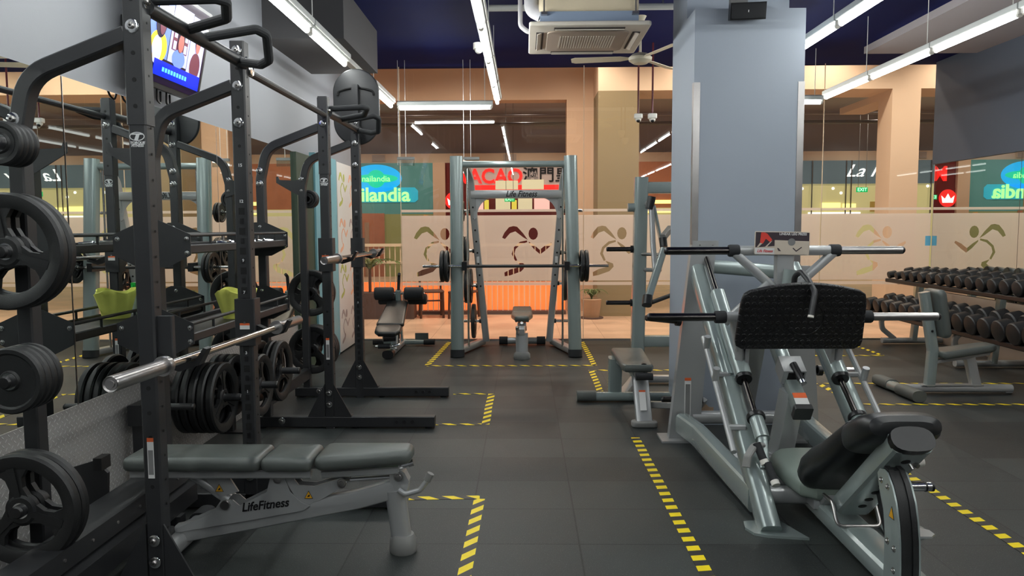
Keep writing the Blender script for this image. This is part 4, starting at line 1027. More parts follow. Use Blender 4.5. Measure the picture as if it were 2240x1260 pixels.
def make_rack():
    R = thing('power_rack', (XU, 2.938, 0.0), 'black squat rack beside the flat adjustable bench, holding the long silver barbell', 'squat rack', 'black racks along the left mirrors')
    Ys = (2.938, 3.988)
    for k, y in enumerate(Ys):
        mb = MB().rtube([(XU, y, 0.0), (XU, y, 2.50)], *((0.070, 0.070) if k == 0 else (0.076, 0.076)), 'rack_black', c=0.007, up=(0, 1, 0))
        if k == 0: mb.rtube([(XU, y, 1.93), (XU, y, 2.49)], 0.077, 0.077, 'rack_black', c=0.006, up=(0, 1, 0))
        f = y - (0.0355 if k == 0 else 0.0385)
        for i in range(20 if k == 0 else 6):
            z = (2.40 - i * 0.1) if k == 0 else (2.36 - i * 0.1)
            ff = y - 0.0388 if (k == 0 and z > 1.93) else f
            if k == 0 and 0.95 < z < 1.93: continue
            mb.cyl((XU, ff + 0.001, z), (XU, ff - 0.0006, z), 0.0085, 'hole_black', n=12)
        for i in range(22): mb.cyl((XU + 0.0375, y, 2.42 - i * 0.1), (XU + 0.0392, y, 2.42 - i * 0.1), 0.005, 'hole_black', n=8)
        if k == 1:
            num = 15
            for i in range(13):
                z = 1.62 - i * 0.105
                mb.box((XU, f, z), (0.031, 0.0014, 0.036), 'hole_black')
                mb.box((XU, f, z - 0.052), (0.020, 0.0012, 0.030), 'black_plastic')
            for n_, z in (('15', 1.86), ('12', 1.672), ('9', 1.36), ('7', 1.19), ('3', 0.865), ('1', 0.655)):
                mb.text(n_, 0.022, 'logo_white', TX(XU, z, f - 0.0006), 0.0006, bold=0.0006)
        u = mb.obj('upright', R)
        if k == 0:
            m2 = MB(); logo(m2, XU, f, 1.885, 0.82); m2.obj('logo_decal', u)
            MB().box((XU - 0.002, f, 0.61), (0.026, 0.0012, 0.150), 'label_white').box((XU - 0.002, f - 0.0003, 0.692), (0.026, 0.0014, 0.016), 'label_orange').box((XU - 0.002, f - 0.0008, 0.60), (0.020, 0.0006, 0.10), 'label_grey').obj('warning_label', u)
        for z in ((2.45, 2.27, 2.08) if k else (2.30,)): bolt(u, (XU, y - 0.0387, z))
        bolt(u, (XU + 0.0385, y, 2.40), '+X')
        for z in (0.28, 0.19): bolt(u, (XU, f - 0.008, z), s=0.9)
        # rear upright with bent top arm
        a = MB().rtube([(XU - 0.036, y, 2.275), (-1.925, y, 2.125), (XB, y, 1.90), (XB, y, 0.05)], 0.062, 0.066, 'rack_black', fr=0.17, c=0.006, up=(0, 1, 0))
        for i in range(16): a.cyl((XB, y - 0.0312, 1.70 - i * 0.1), (XB, y - 0.0325, 1.70 - i * 0.1), 0.007, 'hole_black', n=10)
        ar = a.obj('rear_upright', R)
        for z in (1.955, 1.86): bolt(ar, (XB, y - 0.031, z))
        # hook bracket on the wall side of the rear upright
        if k:
            MB().prism([(XB + 0.03, 1.97), (XB - 0.06, 1.95), (XB - 0.19, 1.955), (XB - 0.20, 1.985), (XB - 0.22, 1.985), (XB - 0.22, 1.93), (XB - 0.05, 1.83), (XB + 0.03, 1.80)], 0.008, 'rack_black', axis='Y', at=y - 0.036).obj('hook_bracket', R)
        b = MB().rtube([(-2.08, y, 0.052), (-0.69, y, 0.052)], 0.076, 0.082, 'rack_black', c=0.006)
        for i in range(3): b.cyl((-0.98 + i * 0.06, y - 0.038, 0.055), (-0.98 + i * 0.06, y - 0.046, 0.055), 0.014, 'black_plastic', n=10)
        b.cyl((-0.74, y, 0.0), (-0.74, y, 0.012), 0.03, 'black_plastic').cyl((-1.3, y, 0.0), (-1.3, y, 0.012), 0.03, 'black_plastic').cyl((-2.02, y, 0.0), (-2.02, y, 0.012), 0.03, 'black_plastic')
        bb = b.obj('base_beam', R)
        bolt(bb, (-1.86, y - 0.038, 0.06)); 
        for s in (-1, 1):
            MB().prism([(XU + s * 0.036, 0.345), (XU + s * 0.165, 0.10), (XU + s * 0.036, 0.10)], 0.009, 'rack_black', axis='Y', at=y - 0.030).span((XU + s * 0.036, y - 0.036, 0.093), (XU + s * 0.165, y + 0.03, 0.103), 'rack_black').obj('gusset', R)
            MB().lathe([(0, 0.013), (0.012, 0.012), (0.024, 0.004), (0.026, 0)], (XU + s * 0.10, y, 0.103), (0, 0, 1), 'chrome', 14).obj('bolt', R)
    # upper and lower rear cross members
    MB().rtube([(XB, 2.97, 0.22), (XB, 3.955, 0.22)], 0.06, 0.10, 'rack_black').obj('rear_crossmember', R)
    # multi grip pull-up bar
    zb = 2.385
    MB().tube([(XU + 0.03, 2.96, zb), (XU + 0.03, 3.97, zb)], 0.030, 'rack_black', 14).obj('pull_up_bar', R)
    MB().tube([(XU + 0.03, 2.985, zb + 0.035), (-1.215, 3.02, 2.435), (-1.19, 3.06, 2.435), (-1.24, 3.19, 2.405), (XU + 0.04, 3.29, zb)], 0.0215, 'grip_foam', 12, fr=0.03).obj('grip_handle', R)
    MB().tube([(XU + 0.03, 3.47, zb + 0.01), (-1.235, 3.52, 2.445), (-1.20, 3.56, 2.43), (-1.225, 3.66, 2.335), (-1.30, 3.76, 2.335), (XU + 0.045, 3.87, zb - 0.01)], 0.0215, 'grip_foam', 12, fr=0.028).obj('grip_handle', R)
    return R
rackA = make_rack()
rackB = copy_tree(rackA, loc=(XU, 2.938 + 2.70, 0.0), label='black squat rack farther back on the left, in front of the teal and patterned panels')

def cup(R, y, zc, zbar, h, side=False):
    c = MB()
    if side: c.rtube([(XU + 0.052, y, zc - h / 2), (XU + 0.052, y, zc + h / 2)], 0.085, 0.030, 'rack_black', c=0.004, up=(0, 1, 0)).cyl((XU + 0.068, y, zc + 0.05), (XU + 0.072, y, zc + 0.05), 0.006, 'steel_brushed', n=8)
    else: c.rtube([(XU, y, zc - h / 2), (XU, y, zc + h / 2)], 0.108, 0.094, 'rack_black', c=0.005, up=(0, 1, 0)).cyl((XU, y - 0.048, zc - 0.0), (XU, y - 0.051, zc), 0.006, 'steel_brushed', n=8)
    c.prism([(XU + 0.04, zbar - 0.03), (XU + 0.12, zbar - 0.055), (XU + 0.20, zbar - 0.03), (XU + 0.235, zbar + 0.035), (XU + 0.22, zbar + 0.04), (XU + 0.185, zbar - 0.012), (XU + 0.13, zbar - 0.020), (XU + 0.04, zbar + 0.02)], 0.05, 'black_plastic', axis='Y', at=y)
    o = c.obj('bar_holder', R)
    if side: return
    MB().box((XU, y - 0.0485, zc - 0.02), (0.052, 0.0012, 0.032), 'label_white').box((XU, y - 0.0489, zc - 0.009), (0.052, 0.0012, 0.011), 'label_orange').obj('warning_label', o)
cup(rackA, 2.938, 1.085, 1.02, 0.20, True); cup(rackA, 3.988, 1.03, 1.0, 0.25)
cup(rackB, 5.638, 1.33, 1.315, 0.25); cup(rackB, 6.688, 1.31, 1.31, 0.26)
tag(MB().tube([(XU + 0.015, 3.99, 2.365), (XU + 0.015, 5.64, 2.365)], 0.021, 'rack_black', 12).lathe([(0.03, 0), (0.034, 0.006), (0.03, 0.012), (0.0, 0.014)], (XU + 0.04, 4.03, 2.365), (1, 0, 0), 'chrome', 14).obj('pull_up_bar'), 'single straight pull up bar linking the two black racks high on the left', 'pull up bar')

def barbell(loc_y, x, z0, z1, label):
    # length 2.0 along Y, slight tilt
    t = thing('barbell', (x, loc_y, z0), label, 'barbell', 'silver barbells on the black racks')
    P = lambda y: V((x, loc_y + y, z0 + (z1 - z0) * y / 2.0))
    MB().cyl(P(0.36), P(1.62), 0.0155, 'chrome', n=18).obj('shaft', t)
    for a, b in ((0.0, 0.372), (2.0, 1.60)):
        d = 1 if b > a else -1
        MB().lathe([(0.0, 0), (0.012, 0.0), (0.0125, 0.004), (0.020, 0.004), (0.0255, 0.0), (0.027, 0.006), (0.027, abs(b - a) - 0.03), (0.036, abs(b - a) - 0.03), (0.038, abs(b - a) - 0.022), (0.036, abs(b - a)), (0.016, abs(b - a))], P(a), (P(b) - P(a)), 'steel_brushed', 28).obj('sleeve', t)
    return t
barbell(2.34, -1.325, 1.035, 0.995, 'long silver barbell on the near black rack, its sleeve pointing at the camera')
barbell(4.93, -1.325, 1.315, 1.31, 'silver barbell on the far black rack, at chest height')

# oval rebound target on the far rack
tg = thing('oval_target', (XU, 6.76, 2.26), 'dark oval target plate standing above the far upright of the far rack', 'target plate')
ov = []
for k in range(33): a = PI * k / 32; ov.append((0.205 * math.cos(a), 0.13 + 0.205 * math.sin(a)))
for k in range(33): a = PI + PI * k / 32; ov.append((0.205 * math.cos(a), -0.13 + 0.205 * math.sin(a)))
Mo = T(XU, 6.745, 2.60) @ Matrix.Rotation(PI / 2, 4, 'X')
MB().pad(ov, 0.035, 'rack_black', Mo @ T(0, 0, -0.03), r=0.012).obj('plate', tg)
MB().span((XU - 0.028, 6.685, 2.42), (XU + 0.028, 6.745, 2.79), 'rack_black').obj('stem', tg)
for s in (-1, 1):
    MB().tube([(XU + s * 0.03, 6.733, 2.765), (XU + s * 0.09, 6.731, 2.755), (XU + s * 0.155, 6.733, 2.735), (XU + s * 0.16, 6.735, 2.70)], 0.010, 'hole_black', 8, fr=0.03).obj('rib', tg)

# ---------------------------------------------------------------- weight plates
def plate_proto(r, t, small=False):
    mb = MB(); h = t / 2
    if not small:
        mb.lathe([(r, -h * 0.55), (r - 0.008, -h), (r - 0.034, -h), (r - 0.058, -h * 0.55), (r - 0.062, 0), (r - 0.058, h * 0.55), (r - 0.034, h), (r - 0.008, h), (r, h * 0.55)], (0, 0, 0), (0, 1, 0), 'rubber_black', 48, closed=True)
        mb.lathe([(0.028, -h * 0.75), (0.05, -h * 0.75), (0.064, -h * 0.4), (0.064, h * 0.4), (0.05, h * 0.75), (0.028, h * 0.75)], (0, 0, 0), (0, 1, 0), 'rubber_black', 32, closed=True)
        for k in range(3):
            a = PI / 2 + 2 * PI * k / 3 + 0.35
            M = Matrix.Rotation(-a, 4, 'Y')
            r1 = r - 0.05
            mb.prism([(0.045, -0.040), (0.085, -0.026), (r1 * 0.72, -0.033), (r1, -0.075), (r1 + 0.006, 0), (r1, 0.075), (r1 * 0.72, 0.033), (0.085, 0.026), (0.045, 0.040)], t * 0.5, 'rubber_black', M, axis='Y')
            mb.prism([(0.05, -0.012), (r1 - 0.004, -0.016), (r1 - 0.004, 0.016), (0.05, 0.012)], t * 0.72, 'rubber_black', M, axis='Y')
    else:
        mb.lathe([(r, -h * 0.5), (r - 0.006, -h), (r - 0.02, -h), (r - 0.028, -h * 0.5), (0.04, -h * 0.5), (0.034, -h), (0.026, -h), (0.026, h), (0.034, h), (0.04, h * 0.5), (r - 0.028, h * 0.5), (r - 0.02, h), (r - 0.006, h), (r, h * 0.5)], (0, 0, 0), (0, 1, 0), 'rubber_black', 36, closed=True)
    o = mb.obj('weight_plate', origin=(0, 0, 0))
    hh = h * (0.8 if not small else 1.03)
    ring = MB().lathe([(0.0255, -hh), (0.0315, -hh), (0.0315, hh), (0.0255, hh)], (0, 0, 0), (0, 1, 0), 'chrome', 24, closed=True).obj('hub_ring', origin=(0, 0, 0))
    ring.location = (0, 0, 0); ring.parent = o
    return o
PROTO = {}
def plate(kind, p, ax, spin, label, group):
    r, t, sm = {'big': (0.222, 0.046, False), 'mid': (0.125, 0.032, True), 'small': (0.082, 0.025, True), 'medium': (0.185, 0.04, False), 'large': (0.21, 0.05, False)}[kind]
    if kind not in PROTO:
        o = plate_proto(r, t, sm); PROTO[kind] = o
    else: o = copy_tree(PROTO[kind])
    o.location = p
    d = V(ax).normalized()
    o.rotation_mode = 'QUATERNION'
    o.rotation_quaternion = V((0, 1, 0)).rotation_difference(d) @ Matrix.Rotation(spin, 3, 'Y').to_quaternion()
    return tag(o, label, 'weight plate', group)
def peg(parent, a, b, r=0.0245, m='rack_black', cap=True, name='weight_peg'):
    a, b = V(a), V(b); d = (b - a)
    mb = MB().cyl(a, b, r, m, n=18)
    mb.cyl(a, a + d.normalized() * 0.03, r * 1.6, 'black_plastic', n=16)
    if cap: mb.lathe([(r, 0), (r + 0.001, 0.004), (r * 0.8, 0.012), (0, 0.014)], b, d, 'black_plastic' if m != 'chrome' else 'steel_brushed', 16)
    return mb.obj(name, parent)

spins = [0.3, 1.0, 2.1, 0.0, 1.6, 2.6]
# near rack, pegs towards the camera
for z, kind, ys, what in ((1.847, 'small', (2.76, 2.79, 2.82, 2.85), 'small thick black plate on the top peg of the near rack'),
                          (1.447, 'big', (2.80, 2.852), 'large spoked black plate on the upper peg of the near rack'),
                          (0.972, 'mid', (2.705, 2.74, 2.775, 2.81), 'medium black plate on the middle peg of the near rack'),
                          (0.447, 'big', (2.80, 2.852), 'large spoked black plate on the lowest peg of the near rack')):
    xc = {1.847: -1.925, 1.447: -1.95, 0.972: -1.90, 0.447: -1.95}[z]
    peg(rackA, (xc, 2.907, z), (xc, min(ys) - 0.032, z))
    for i, y in enumerate(ys):
        plate(kind, (xc, y, z), (0, 1, 0), 0.15 if kind == 'big' else 0, '%s, %s' % (what, ('outermost', 'next inward', 'third inward', 'innermost')[i]), 'plates on the near rack')
# far rack, pegs on the far side
for z, kind, ys, what in ((1.79, 'small', (6.76, 6.79, 6.82), 'small black plate on the top peg behind the far rack'),
                          (0.94, 'large', (6.765, 6.82), 'large black plate on the upper peg behind the far rack'),
                          (0.42, 'big', (6.765, 6.82, 6.872), 'large black plate on the bottom peg behind the far rack')):
    peg(rackB, (-1.945, 6.72, z), (-1.945, max(ys) + 0.07, z))
    for i, y in enumerate(ys):
        plate(kind, (-1.945, y, z), (0, 1, 0), 0.5 + 0.3 * i, '%s, %s' % (what, ('nearest the post', 'second from the post', 'third from the post')[i]), 'plates behind the far rack')
# low plate storage between the racks
ST = thing('plate_storage_rack', (-2.2, 4.9, 0), 'low black plate storage beam on the diamond plate wall between the racks', 'plate rack')
MB().rtube([(-2.22, 4.15, 0.47), (-2.22, 5.56, 0.47)], 0.08, 0.12, 'rack_black').obj('beam', ST)
for y in (4.2, 5.52): MB().rtube([(-2.22, y, 0), (-2.22, y, 0.41)], 0.06, 0.06, 'rack_black', up=(0, 1, 0)).span((-2.28, y - 0.06, 0), (-2.1, y + 0.06, 0.012), 'rack_black').obj('leg', ST)
for y, xs, kind, ttl, ln in ((4.62, (-2.115, -2.065, -2.012, -1.96, -1.905), 'big', 'near peg of the low beam', -1.79),
                             (5.0, (-2.08, -2.035, -1.98, -1.80), 'large', 'middle peg of the low beam', -1.69),
                             (5.40, (-2.0, -1.945, -1.85, -1.79), 'big', 'far peg of the low beam', -1.66)):
    peg(ST, (-2.18, y, 0.47 + (0.02 if y > 5.2 else 0)), (ln, y, 0.47 + (0.02 if y > 5.2 else 0)))
    for i, x in enumerate(xs[::-1]):
        plate(kind, (x, y, 0.47 + (0.02 if y > 5.2 else 0)), (1, 0, 0), 0.4 + 0.5 * i, 'spoked black plate, %s from the aisle, %s' % (ORD[i], ttl), 'plates on the low beam')
peg(ST, (-2.19, 4.25, 0.50), (-1.93, 4.25, 0.50), r=0.02)

# ---------------------------------------------------------------- storage shelves
def shelf(z, tilt, label, name='storage_shelf'):
    t = thing(name, (XB, 4.81, z), label, 'shelf', 'black storage shelves between the racks')
    for y in (4.03, 5.585):
        o = MB().prism([(XB - 0.21, z + 0.06), (XB - 0.04, z + 0.135), (XB + 0.04, z + 0.135), (XB + 0.205, z + 0.06), (XB + 0.205, z - 0.05), (XB + 0.08, z - 0.115), (XB - 0.08, z - 0.115), (XB - 0.21, z - 0.05)], 0.006, 'rack_black', axis='Y', at=y - (0.078 if y < 5 else 0.0)).obj('end_plate', t)
        yy = y - 0.082 if y < 5 else y - 0.004
        for x, dz in ((XB + 0.185, 0.035), (XB - 0.185, 0.035), (XB, 0.10), (XB + 0.185, -0.04)): bolt(o, (x, yy, z + dz), s=0.5)
    MB().span((XB - 0.16, 3.955, z - 0.03), (XB + 0.17, 5.58, z - 0.022), 'rack_black').rtube([(XB + 0.185, 3.955, z - 0.02), (XB + 0.185, 5.58, z - 0.02)], 0.02, 0.05, 'rack_black').rtube([(XB - 0.18, 3.955, z - 0.02), (XB - 0.18, 5.58, z - 0.02)], 0.02, 0.05, 'rack_black').obj('tray', t)
    for x in (XB + 0.185, XB - 0.185):
        mb = MB().tube([(x, 3.955, z + 0.055), (x, 5.58, z + 0.055)], 0.0095, 'rack_black', 10)
        for k in range(4): mb.cyl((x, 4.25 + k * 0.37, z), (x, 4.25 + k * 0.37, z + 0.055), 0.008, 'rack_black', n=8)
        mb.obj('guard_rail', t)
    return t
shelf(1.44, 0, 'upper black storage tray between the racks, holding silver cable attachments')
shelf(0.965, 0, 'lower black storage tray between the racks, holding the lime green cloth')
for k, (y, lab) in enumerate(((4.75, 'short silver cable bar on the upper storage tray, nearest the camera'), (5.05, 'silver cable bar with bent ends on the upper storage tray, middle'), (5.38, 'silver cable handle on the upper storage tray, farthest from the camera'))):
    c = thing('cable_attachment', (XB + 0.05, y, 1.425), lab, 'cable handle', 'silver cable attachments')
    MB().tube([(XB + 0.14, y - 0.14, 1.437), (XB + 0.06, y - 0.1, 1.445), (XB + 0.05, y + 0.1, 1.445), (XB + 0.13, y + 0.14, 1.437)], 0.013, 'chrome', 10, fr=0.03).obj('bar', c)
    MB().cyl((XB + 0.055, y, 1.445), (XB + 0.055, y, 1.48), 0.009, 'chrome', n=10).lathe([(0.006, -0.004), (0.014, -0.004), (0.014, 0.004), (0.006, 0.004)], (XB + 0.055, y, 1.487), (1, 0, 0), 'chrome', 14, closed=True).obj('swivel_eye', c)

# lime cloth bag and spray bottle
cb = MB(); vs = []; fs = []
cxx, cyy, cz = -1.90, 4.88, 0.945
nr = 40
def cl(k, lvl):
    a = 2 * PI * k / nr
    rx, ry = (0.08 + 0.04 * lvl, 0.09 + 0.045 * lvl)
    w_ = 1 + 0.10 * math.sin(5 * a + 1.0) * lvl + 0.05 * math.sin(11 * a) * lvl
    return V((cxx + rx * w_ * math.cos(a), cyy + ry * w_ * math.sin(a), cz + 0.175 * lvl + 0.015 * lvl * math.sin(3 * a + 0.7)))
L_ = [0, 0.15, 0.4, 0.65, 0.85, 1.0]
for l in L_:
    for k in range(nr): vs.append(cl(k, l))
for l, q in ((1.03, 0.94), (0.9, 0.88), (0.6, 0.86), (0.3, 0.85)):
    for k in range(nr):
        p = cl(k, min(1, l)); c = V((cxx, cyy, p.z)); p = c + (p - c) * q; p.z += 0.006 if l > 1 else 0; vs.append(p)
K = len(L_) + 4
for i in range(K - 1):
    for k in range(nr): fs.append((i * nr + k, i * nr + (k + 1) % nr, (i + 1) * nr + (k + 1) % nr, (i + 1) * nr + k))
fs.append(tuple(range(nr - 1, -1, -1))); fs.append(tuple(range((K - 1) * nr, K * nr)))
cb.add(vs, fs, 'cloth_lime')
tag(cb.obj('cleaning_cloth', ang=60), 'lime green cloth basket sitting open on the lower tray', 'cloth')
bt = thing('spray_bottle', (-1.93, 5.09, 0.944), 'clear spray bottle with a bright green nozzle beside the lime cloth', 'spray bottle')
MB().lathe([(0.0, 0), (0.03, 0), (0.033, 0.01), (0.033, 0.10), (0.015, 0.14), (0.013, 0.155), (0.0, 0.155)], (-1.93, 5.09, 0.944), (0, 0, 1), 'clear_plastic', 20).obj('bottle_body', bt)
MB().cyl((-1.93, 5.09, 1.095), (-1.93, 5.09, 1.125), 0.016, 'green_plastic').span((-1.945, 5.05, 1.125), (-1.915, 5.12, 1.165), 'green_plastic').obj('nozzle', bt)
MB().tube([(-1.93, 5.05, 1.145), (-1.93, 5.035, 1.12), (-1.93, 5.05, 1.09)], 0.006, 'green_plastic', 8, fr=0.01).obj('trigger', bt)

# low parts by the near rack: channel, boards
lo = thing('landmine_channel', (-1.8, 3.2, 0), 'long dark bolted steel channel lying low between the near rack posts, bottom left', 'steel channel')
mb = MB()
mb.span((-1.92, 2.3, 0.275), (-1.80, 3.85, 0.29), 'rack_black')
mb.span((-1.80, 2.3, 0.205), (-1.785, 3.85, 0.29), 'rack_black')
mb.obj('channel', lo)
mb = MB()
for i in range(8): mb.cyl((-1.785, 2.4 + i * 0.19, 0.25), (-1.781, 2.4 + i * 0.19, 0.25), 0.007, 'steel_brushed', n=10)
mb.pieces('rivet', lo)
MB().span((-1.86, 2.3, 0.098), (-1.74, 3.85, 0.19), 'rack_black').span((-1.88, 2.4, 0.0), (-1.72, 2.46, 0.098), 'rack_black').span((-1.88, 3.6, 0.0), (-1.72, 3.66, 0.098), 'rack_black').obj('lower_tube', lo)
MB().span((-1.90, 2.5, 0.19), (-1.82, 2.56, 0.275), 'rack_black').span((-1.90, 3.7, 0.19), (-1.82, 3.76, 0.275), 'rack_black').obj('spacer', lo)
pb = thing('folded_step_plate', (-2.08, 3.45, 0.3), 'scuffed dark bracket plate leaning by the diamond plate wall behind the near rack', 'bracket plate')
MB().prism([(-2.19, 0.02), (-2.03, 0.02), (-2.01, 0.36), (-2.07, 0.42), (-2.20, 0.38)], 0.02, 'rack_black', axis='Y', at=3.5).obj('plate', pb)
MB().span((-2.06, 3.46, 0.38), (-2.02, 3.54, 0.44), 'black_plastic').obj('end_block', pb)

# ================================================================= BENCHES
def make_bench():
    # built round its own centre; long axis X, leg end at +X
    t = thing('adjustable_bench', (0, 0, 0), 'grey adjustable bench', 'bench')
    pad_z = 0.418
    def out(x0, x1, w0, w1, r=0.03):
        q = []
        for (cx, cy, a0) in ((x1 - r, w1 / 2 - r, 0), (x0 + r, w0 / 2 - r, 90), (x0 + r, -w0 / 2 + r, 180), (x1 - r, -w1 / 2 + r, 270)):
            for k in range(5): a = math.radians(a0 + 22.5 * k); q.append((cx + r * math.cos(a), cy + r * math.sin(a)))
        return q
    MB().pad(out(-0.66, -0.025, 0.25, 0.26), 0.068, 'vinyl_grey', T(0, 0, pad_z), crown=0.004).obj('back_pad', t)
    MB().pad(out(-0.02, 0.215, 0.26, 0.26), 0.068, 'vinyl_grey', T(0, 0, pad_z), crown=0.004).obj('middle_pad', t)
    MB().pad(out(0.225, 0.665, 0.26, 0.17, 0.045), 0.068, 'vinyl_grey', T(0, 0, pad_z - 0.005) @ Matrix.Rotation(-0.04, 4, 'Y'), crown=0.004).obj('seat_pad', t)
    mb = MB()
    for y in (-0.07, 0.07): mb.rtube([(-0.64, y, 0.398), (0.20, y, 0.398)], 0.03, 0.04, 'silver_paint')
    mb.obj('pad_rails', t)
    MB().rtube([(0.24, 0, 0.385), (0.60, 0, 0.405)], 0.10, 0.035, 'silver_paint').tube([(0.57, 0, 0.40), (0.665, 0, 0.43)], 0.016, 'chrome', 12).obj('seat_rail', t)
    MB().rtube([(-0.46, 0, 0.085), (-0.1, 0, 0.155), (0.40, 0, 0.255), (0.575, 0, 0.305)], 0.062, 0.088, 'silver_paint', fr=0.25, c=0.014, n=3).obj('main_beam', t)
    MB().otube([(0.575, 0, 0.30), (0.605, 0, 0.045)], 0.075, 0.095, 'silver_paint', up=(1, 0, 0)).obj('front_leg', t)
    MB().lathe([(0.0, 0), (0.062, 0), (0.066, 0.01), (0.064, 0.06), (0.050, 0.085), (0.0, 0.085)], (0.61, 0, 0), (0, 0, 1), 'grey_plastic', 24).obj('foot_cap', t)
    for sy in (-1, 1):
        y = sy * 0.040
        MB().prism([(-0.45, 0.125), (-0.36, 0.165), (-0.28, 0.20), (-0.235, 0.262), (-0.18, 0.262), (-0.15, 0.235), (-0.07, 0.275), (-0.02, 0.30), (0.0, 0.375), (0.035, 0.39), (0.065, 0.372), (0.09, 0.30), (0.14, 0.252), (0.18, 0.235), (0.15, 0.212), (-0.1, 0.165), (-0.45, 0.105)][::-1], 0.006, 'silver_paint', axis='Y', at=y).obj('side_plate', t)
        MB().prism([(0.06, 0.36), (0.09, 0.385), (0.13, 0.33), (0.20, 0.325), (0.33, 0.365), (0.355, 0.345), (0.33, 0.32), (0.23, 0.26), (0.165, 0.235), (0.12, 0.26)][::-1], 0.006, 'silver_paint', axis='Y', at=y * 0.75).obj('arm_plate', t)
        f = y + sy * 0.004
        mb = MB()
        for x, z in ((0.035, 0.365), (0.335, 0.343), (0.60, 0.375)):
            mb.lathe([(0.0, 0.010), (0.012, 0.009), (0.014, 0.006), (0.022, 0.005), (0.023, 0)], (x, f, z), (0, sy, 0), 'steel_brushed', 18)
        mb.lathe([(0.014, 0.012), (0.022, 0.012), (0.023, 0), (0.014, 0)], (-0.215, f, 0.24), (0, sy, 0), 'steel_brushed', 18).cyl((-0.215, f, 0.24), (-0.215, f + sy * 0.006, 0.24), 0.015, 'hole_black', n=14)
        mb.pieces('pivot_bolt', t)
    M = T(-0.03, -0.0445, 0.238) @ Matrix.Rotation(PI / 2, 4, 'X') @ Matrix.Rotation(0.12, 4, 'Z')
    MB().text('LifeFitness', 0.058, 'logo_black', M, 0.0008, shear=0.3, sx=0.92, bold=0.0012).obj('brand_lettering', t)
    mb = MB()
    for x, z, fl in ((0.175, 0.283, 1), (-0.245, 0.315, -1)):
        mb.prism([(x - 0.02, z - 0.016), (x + 0.02, z - 0.016), (x, z + 0.022)], 0.001, 'logo_black', axis='Y', at=-0.0355).prism([(x - 0.017, z - 0.014), (x + 0.017, z - 0.014), (x, z + 0.018)], 0.0014, 'warn_yellow', axis='Y', at=-0.036).prism([(x - 0.007, z - 0.008), (x + 0.005, z - 0.006), (x + 0.006, z + 0.004), (x, z + 0.002)], 0.0016, 'logo_black', axis='Y', at=-0.0365)
    mb.pieces('warning_label', t)
    MB().cyl((-0.40, -0.0, 0.385), (-0.215, -0.0, 0.25), 0.026, 'silver_paint').cyl((-0.46, 0, 0.43), (-0.40, 0, 0.385), 0.012, 'chrome').prism([(-0.32, 0.375), (-0.20, 0.375), (-0.155, 0.30), (-0.24, 0.275)][::-1], 0.01, 'silver_paint', axis='Y', at=-0.03).obj('adjuster_strut', t)
    MB().cyl((0.335, 0, 0.343), (0.60, 0, 0.362), 0.011, 'chrome', n=12).obj('link_rod', t)
    MB().prism([(0.56, 0.28), (0.555, 0.38), (0.575, 0.40), (0.60, 0.405), (0.625, 0.39), (0.645, 0.35), (0.635, 0.28)][::-1], 0.06, 'silver_paint', axis='Y').obj('knuckle', t)
    MB().tube([(0.60, -0.05, 0.315), (0.63, -0.055, 0.295), (0.70, -0.055, 0.315), (0.735, -0.055, 0.36), (0.75, -0.055, 0.385)], 0.0125, 'silver_paint', 12, fr=0.03).cyl((0.735, -0.055, 0.36), (0.752, -0.055, 0.395), 0.017, 'grey_plastic', n=12).obj('lift_handle', t)
    MB().otube([(-0.45, -0.27, 0.055), (-0.45, 0.30, 0.055)], 0.08, 0.085, 'silver_paint').obj('rear_foot', t)
    for s in (-1, 1): MB().otube([(-0.45, s * 0.19, 0.056), (-0.45, s * 0.30, 0.056)], 0.10, 0.105, 'grip_foam').obj('foot_grip', t)
    MB().cyl((-0.52, -0.05, 0.05), (-0.52, 0.05, 0.05), 0.05, 'grip_foam').obj('wheel', t)
    return t
benchA = make_bench()
benchA.location = (-1.19, 3.44, 0)
tag(benchA, 'grey vinyl adjustable bench with silver frame lying flat beside the near black rack', None, 'silver framed adjustable benches')
benchB = copy_tree(benchA, loc=(-0.035, 9.25, 0), rz=-PI / 2, label='grey adjustable bench seen end-on inside the cable frame')
benchB.rotation_mode = 'XYZ'
for ch in children(benchB):
    if ch.name.startswith('front_leg'): ch.scale = (1, 1.9, 1)
    if ch.name.startswith('foot_cap'): ch.scale = (1, 1.5, 1)

# decline bench at the left
dx, dy = -1.60, 9.05
DB = thing('decline_bench', (dx, dy, 0), 'dark decline bench with two thick foam rollers, beside the patterned panel', 'bench')
def yz(y0, z0, y1, z1): return math.atan2(z1 - z0, y1 - y0)
a = yz(8.62, 0.30, 9.45, 0.60)
Mp = T(dx, 8.80, 0.345) @ Matrix.Rotation(a, 4, 'X')
MB().pad([(0.14 * (1 if k < 2 else -1) * (1 if True else 1), 0) for k in range(0)] or [(-0.15, 0.0), (0.15, 0.0), (0.165, 0.03), (0.13, 0.62), (0.10, 0.66), (-0.10, 0.66), (-0.13, 0.62), (-0.165, 0.03)], 0.055, 'vinyl_black', Mp, crown=0.004).obj('back_pad', DB)
MB().pad([(-0.12, -0.01), (-0.155, -0.05), (-0.15, -0.17), (-0.10, -0.235), (0.10, -0.235), (0.15, -0.17), (0.155, -0.05), (0.12, -0.01)], 0.06, 'vinyl_black', Mp, crown=0.004).obj('seat_pad', DB)
MB().rtube([(dx, 8.72, 0.045), (dx, 9.72, 0.045)], 0.09, 0.07, 'silver_paint', c=0.02, n=3).obj('base_beam', DB)
MB().otube([(dx, 8.62, 0.055), (dx, 8.76, 0.05)], 0.13, 0.10, 'black_plastic').obj('front_foot', DB)
MB().otube([(dx - 0.36, 9.62, 0.05), (dx + 0.42, 9.62, 0.05)], 0.07, 0.06, 'silver_green').obj('rear_foot', DB)
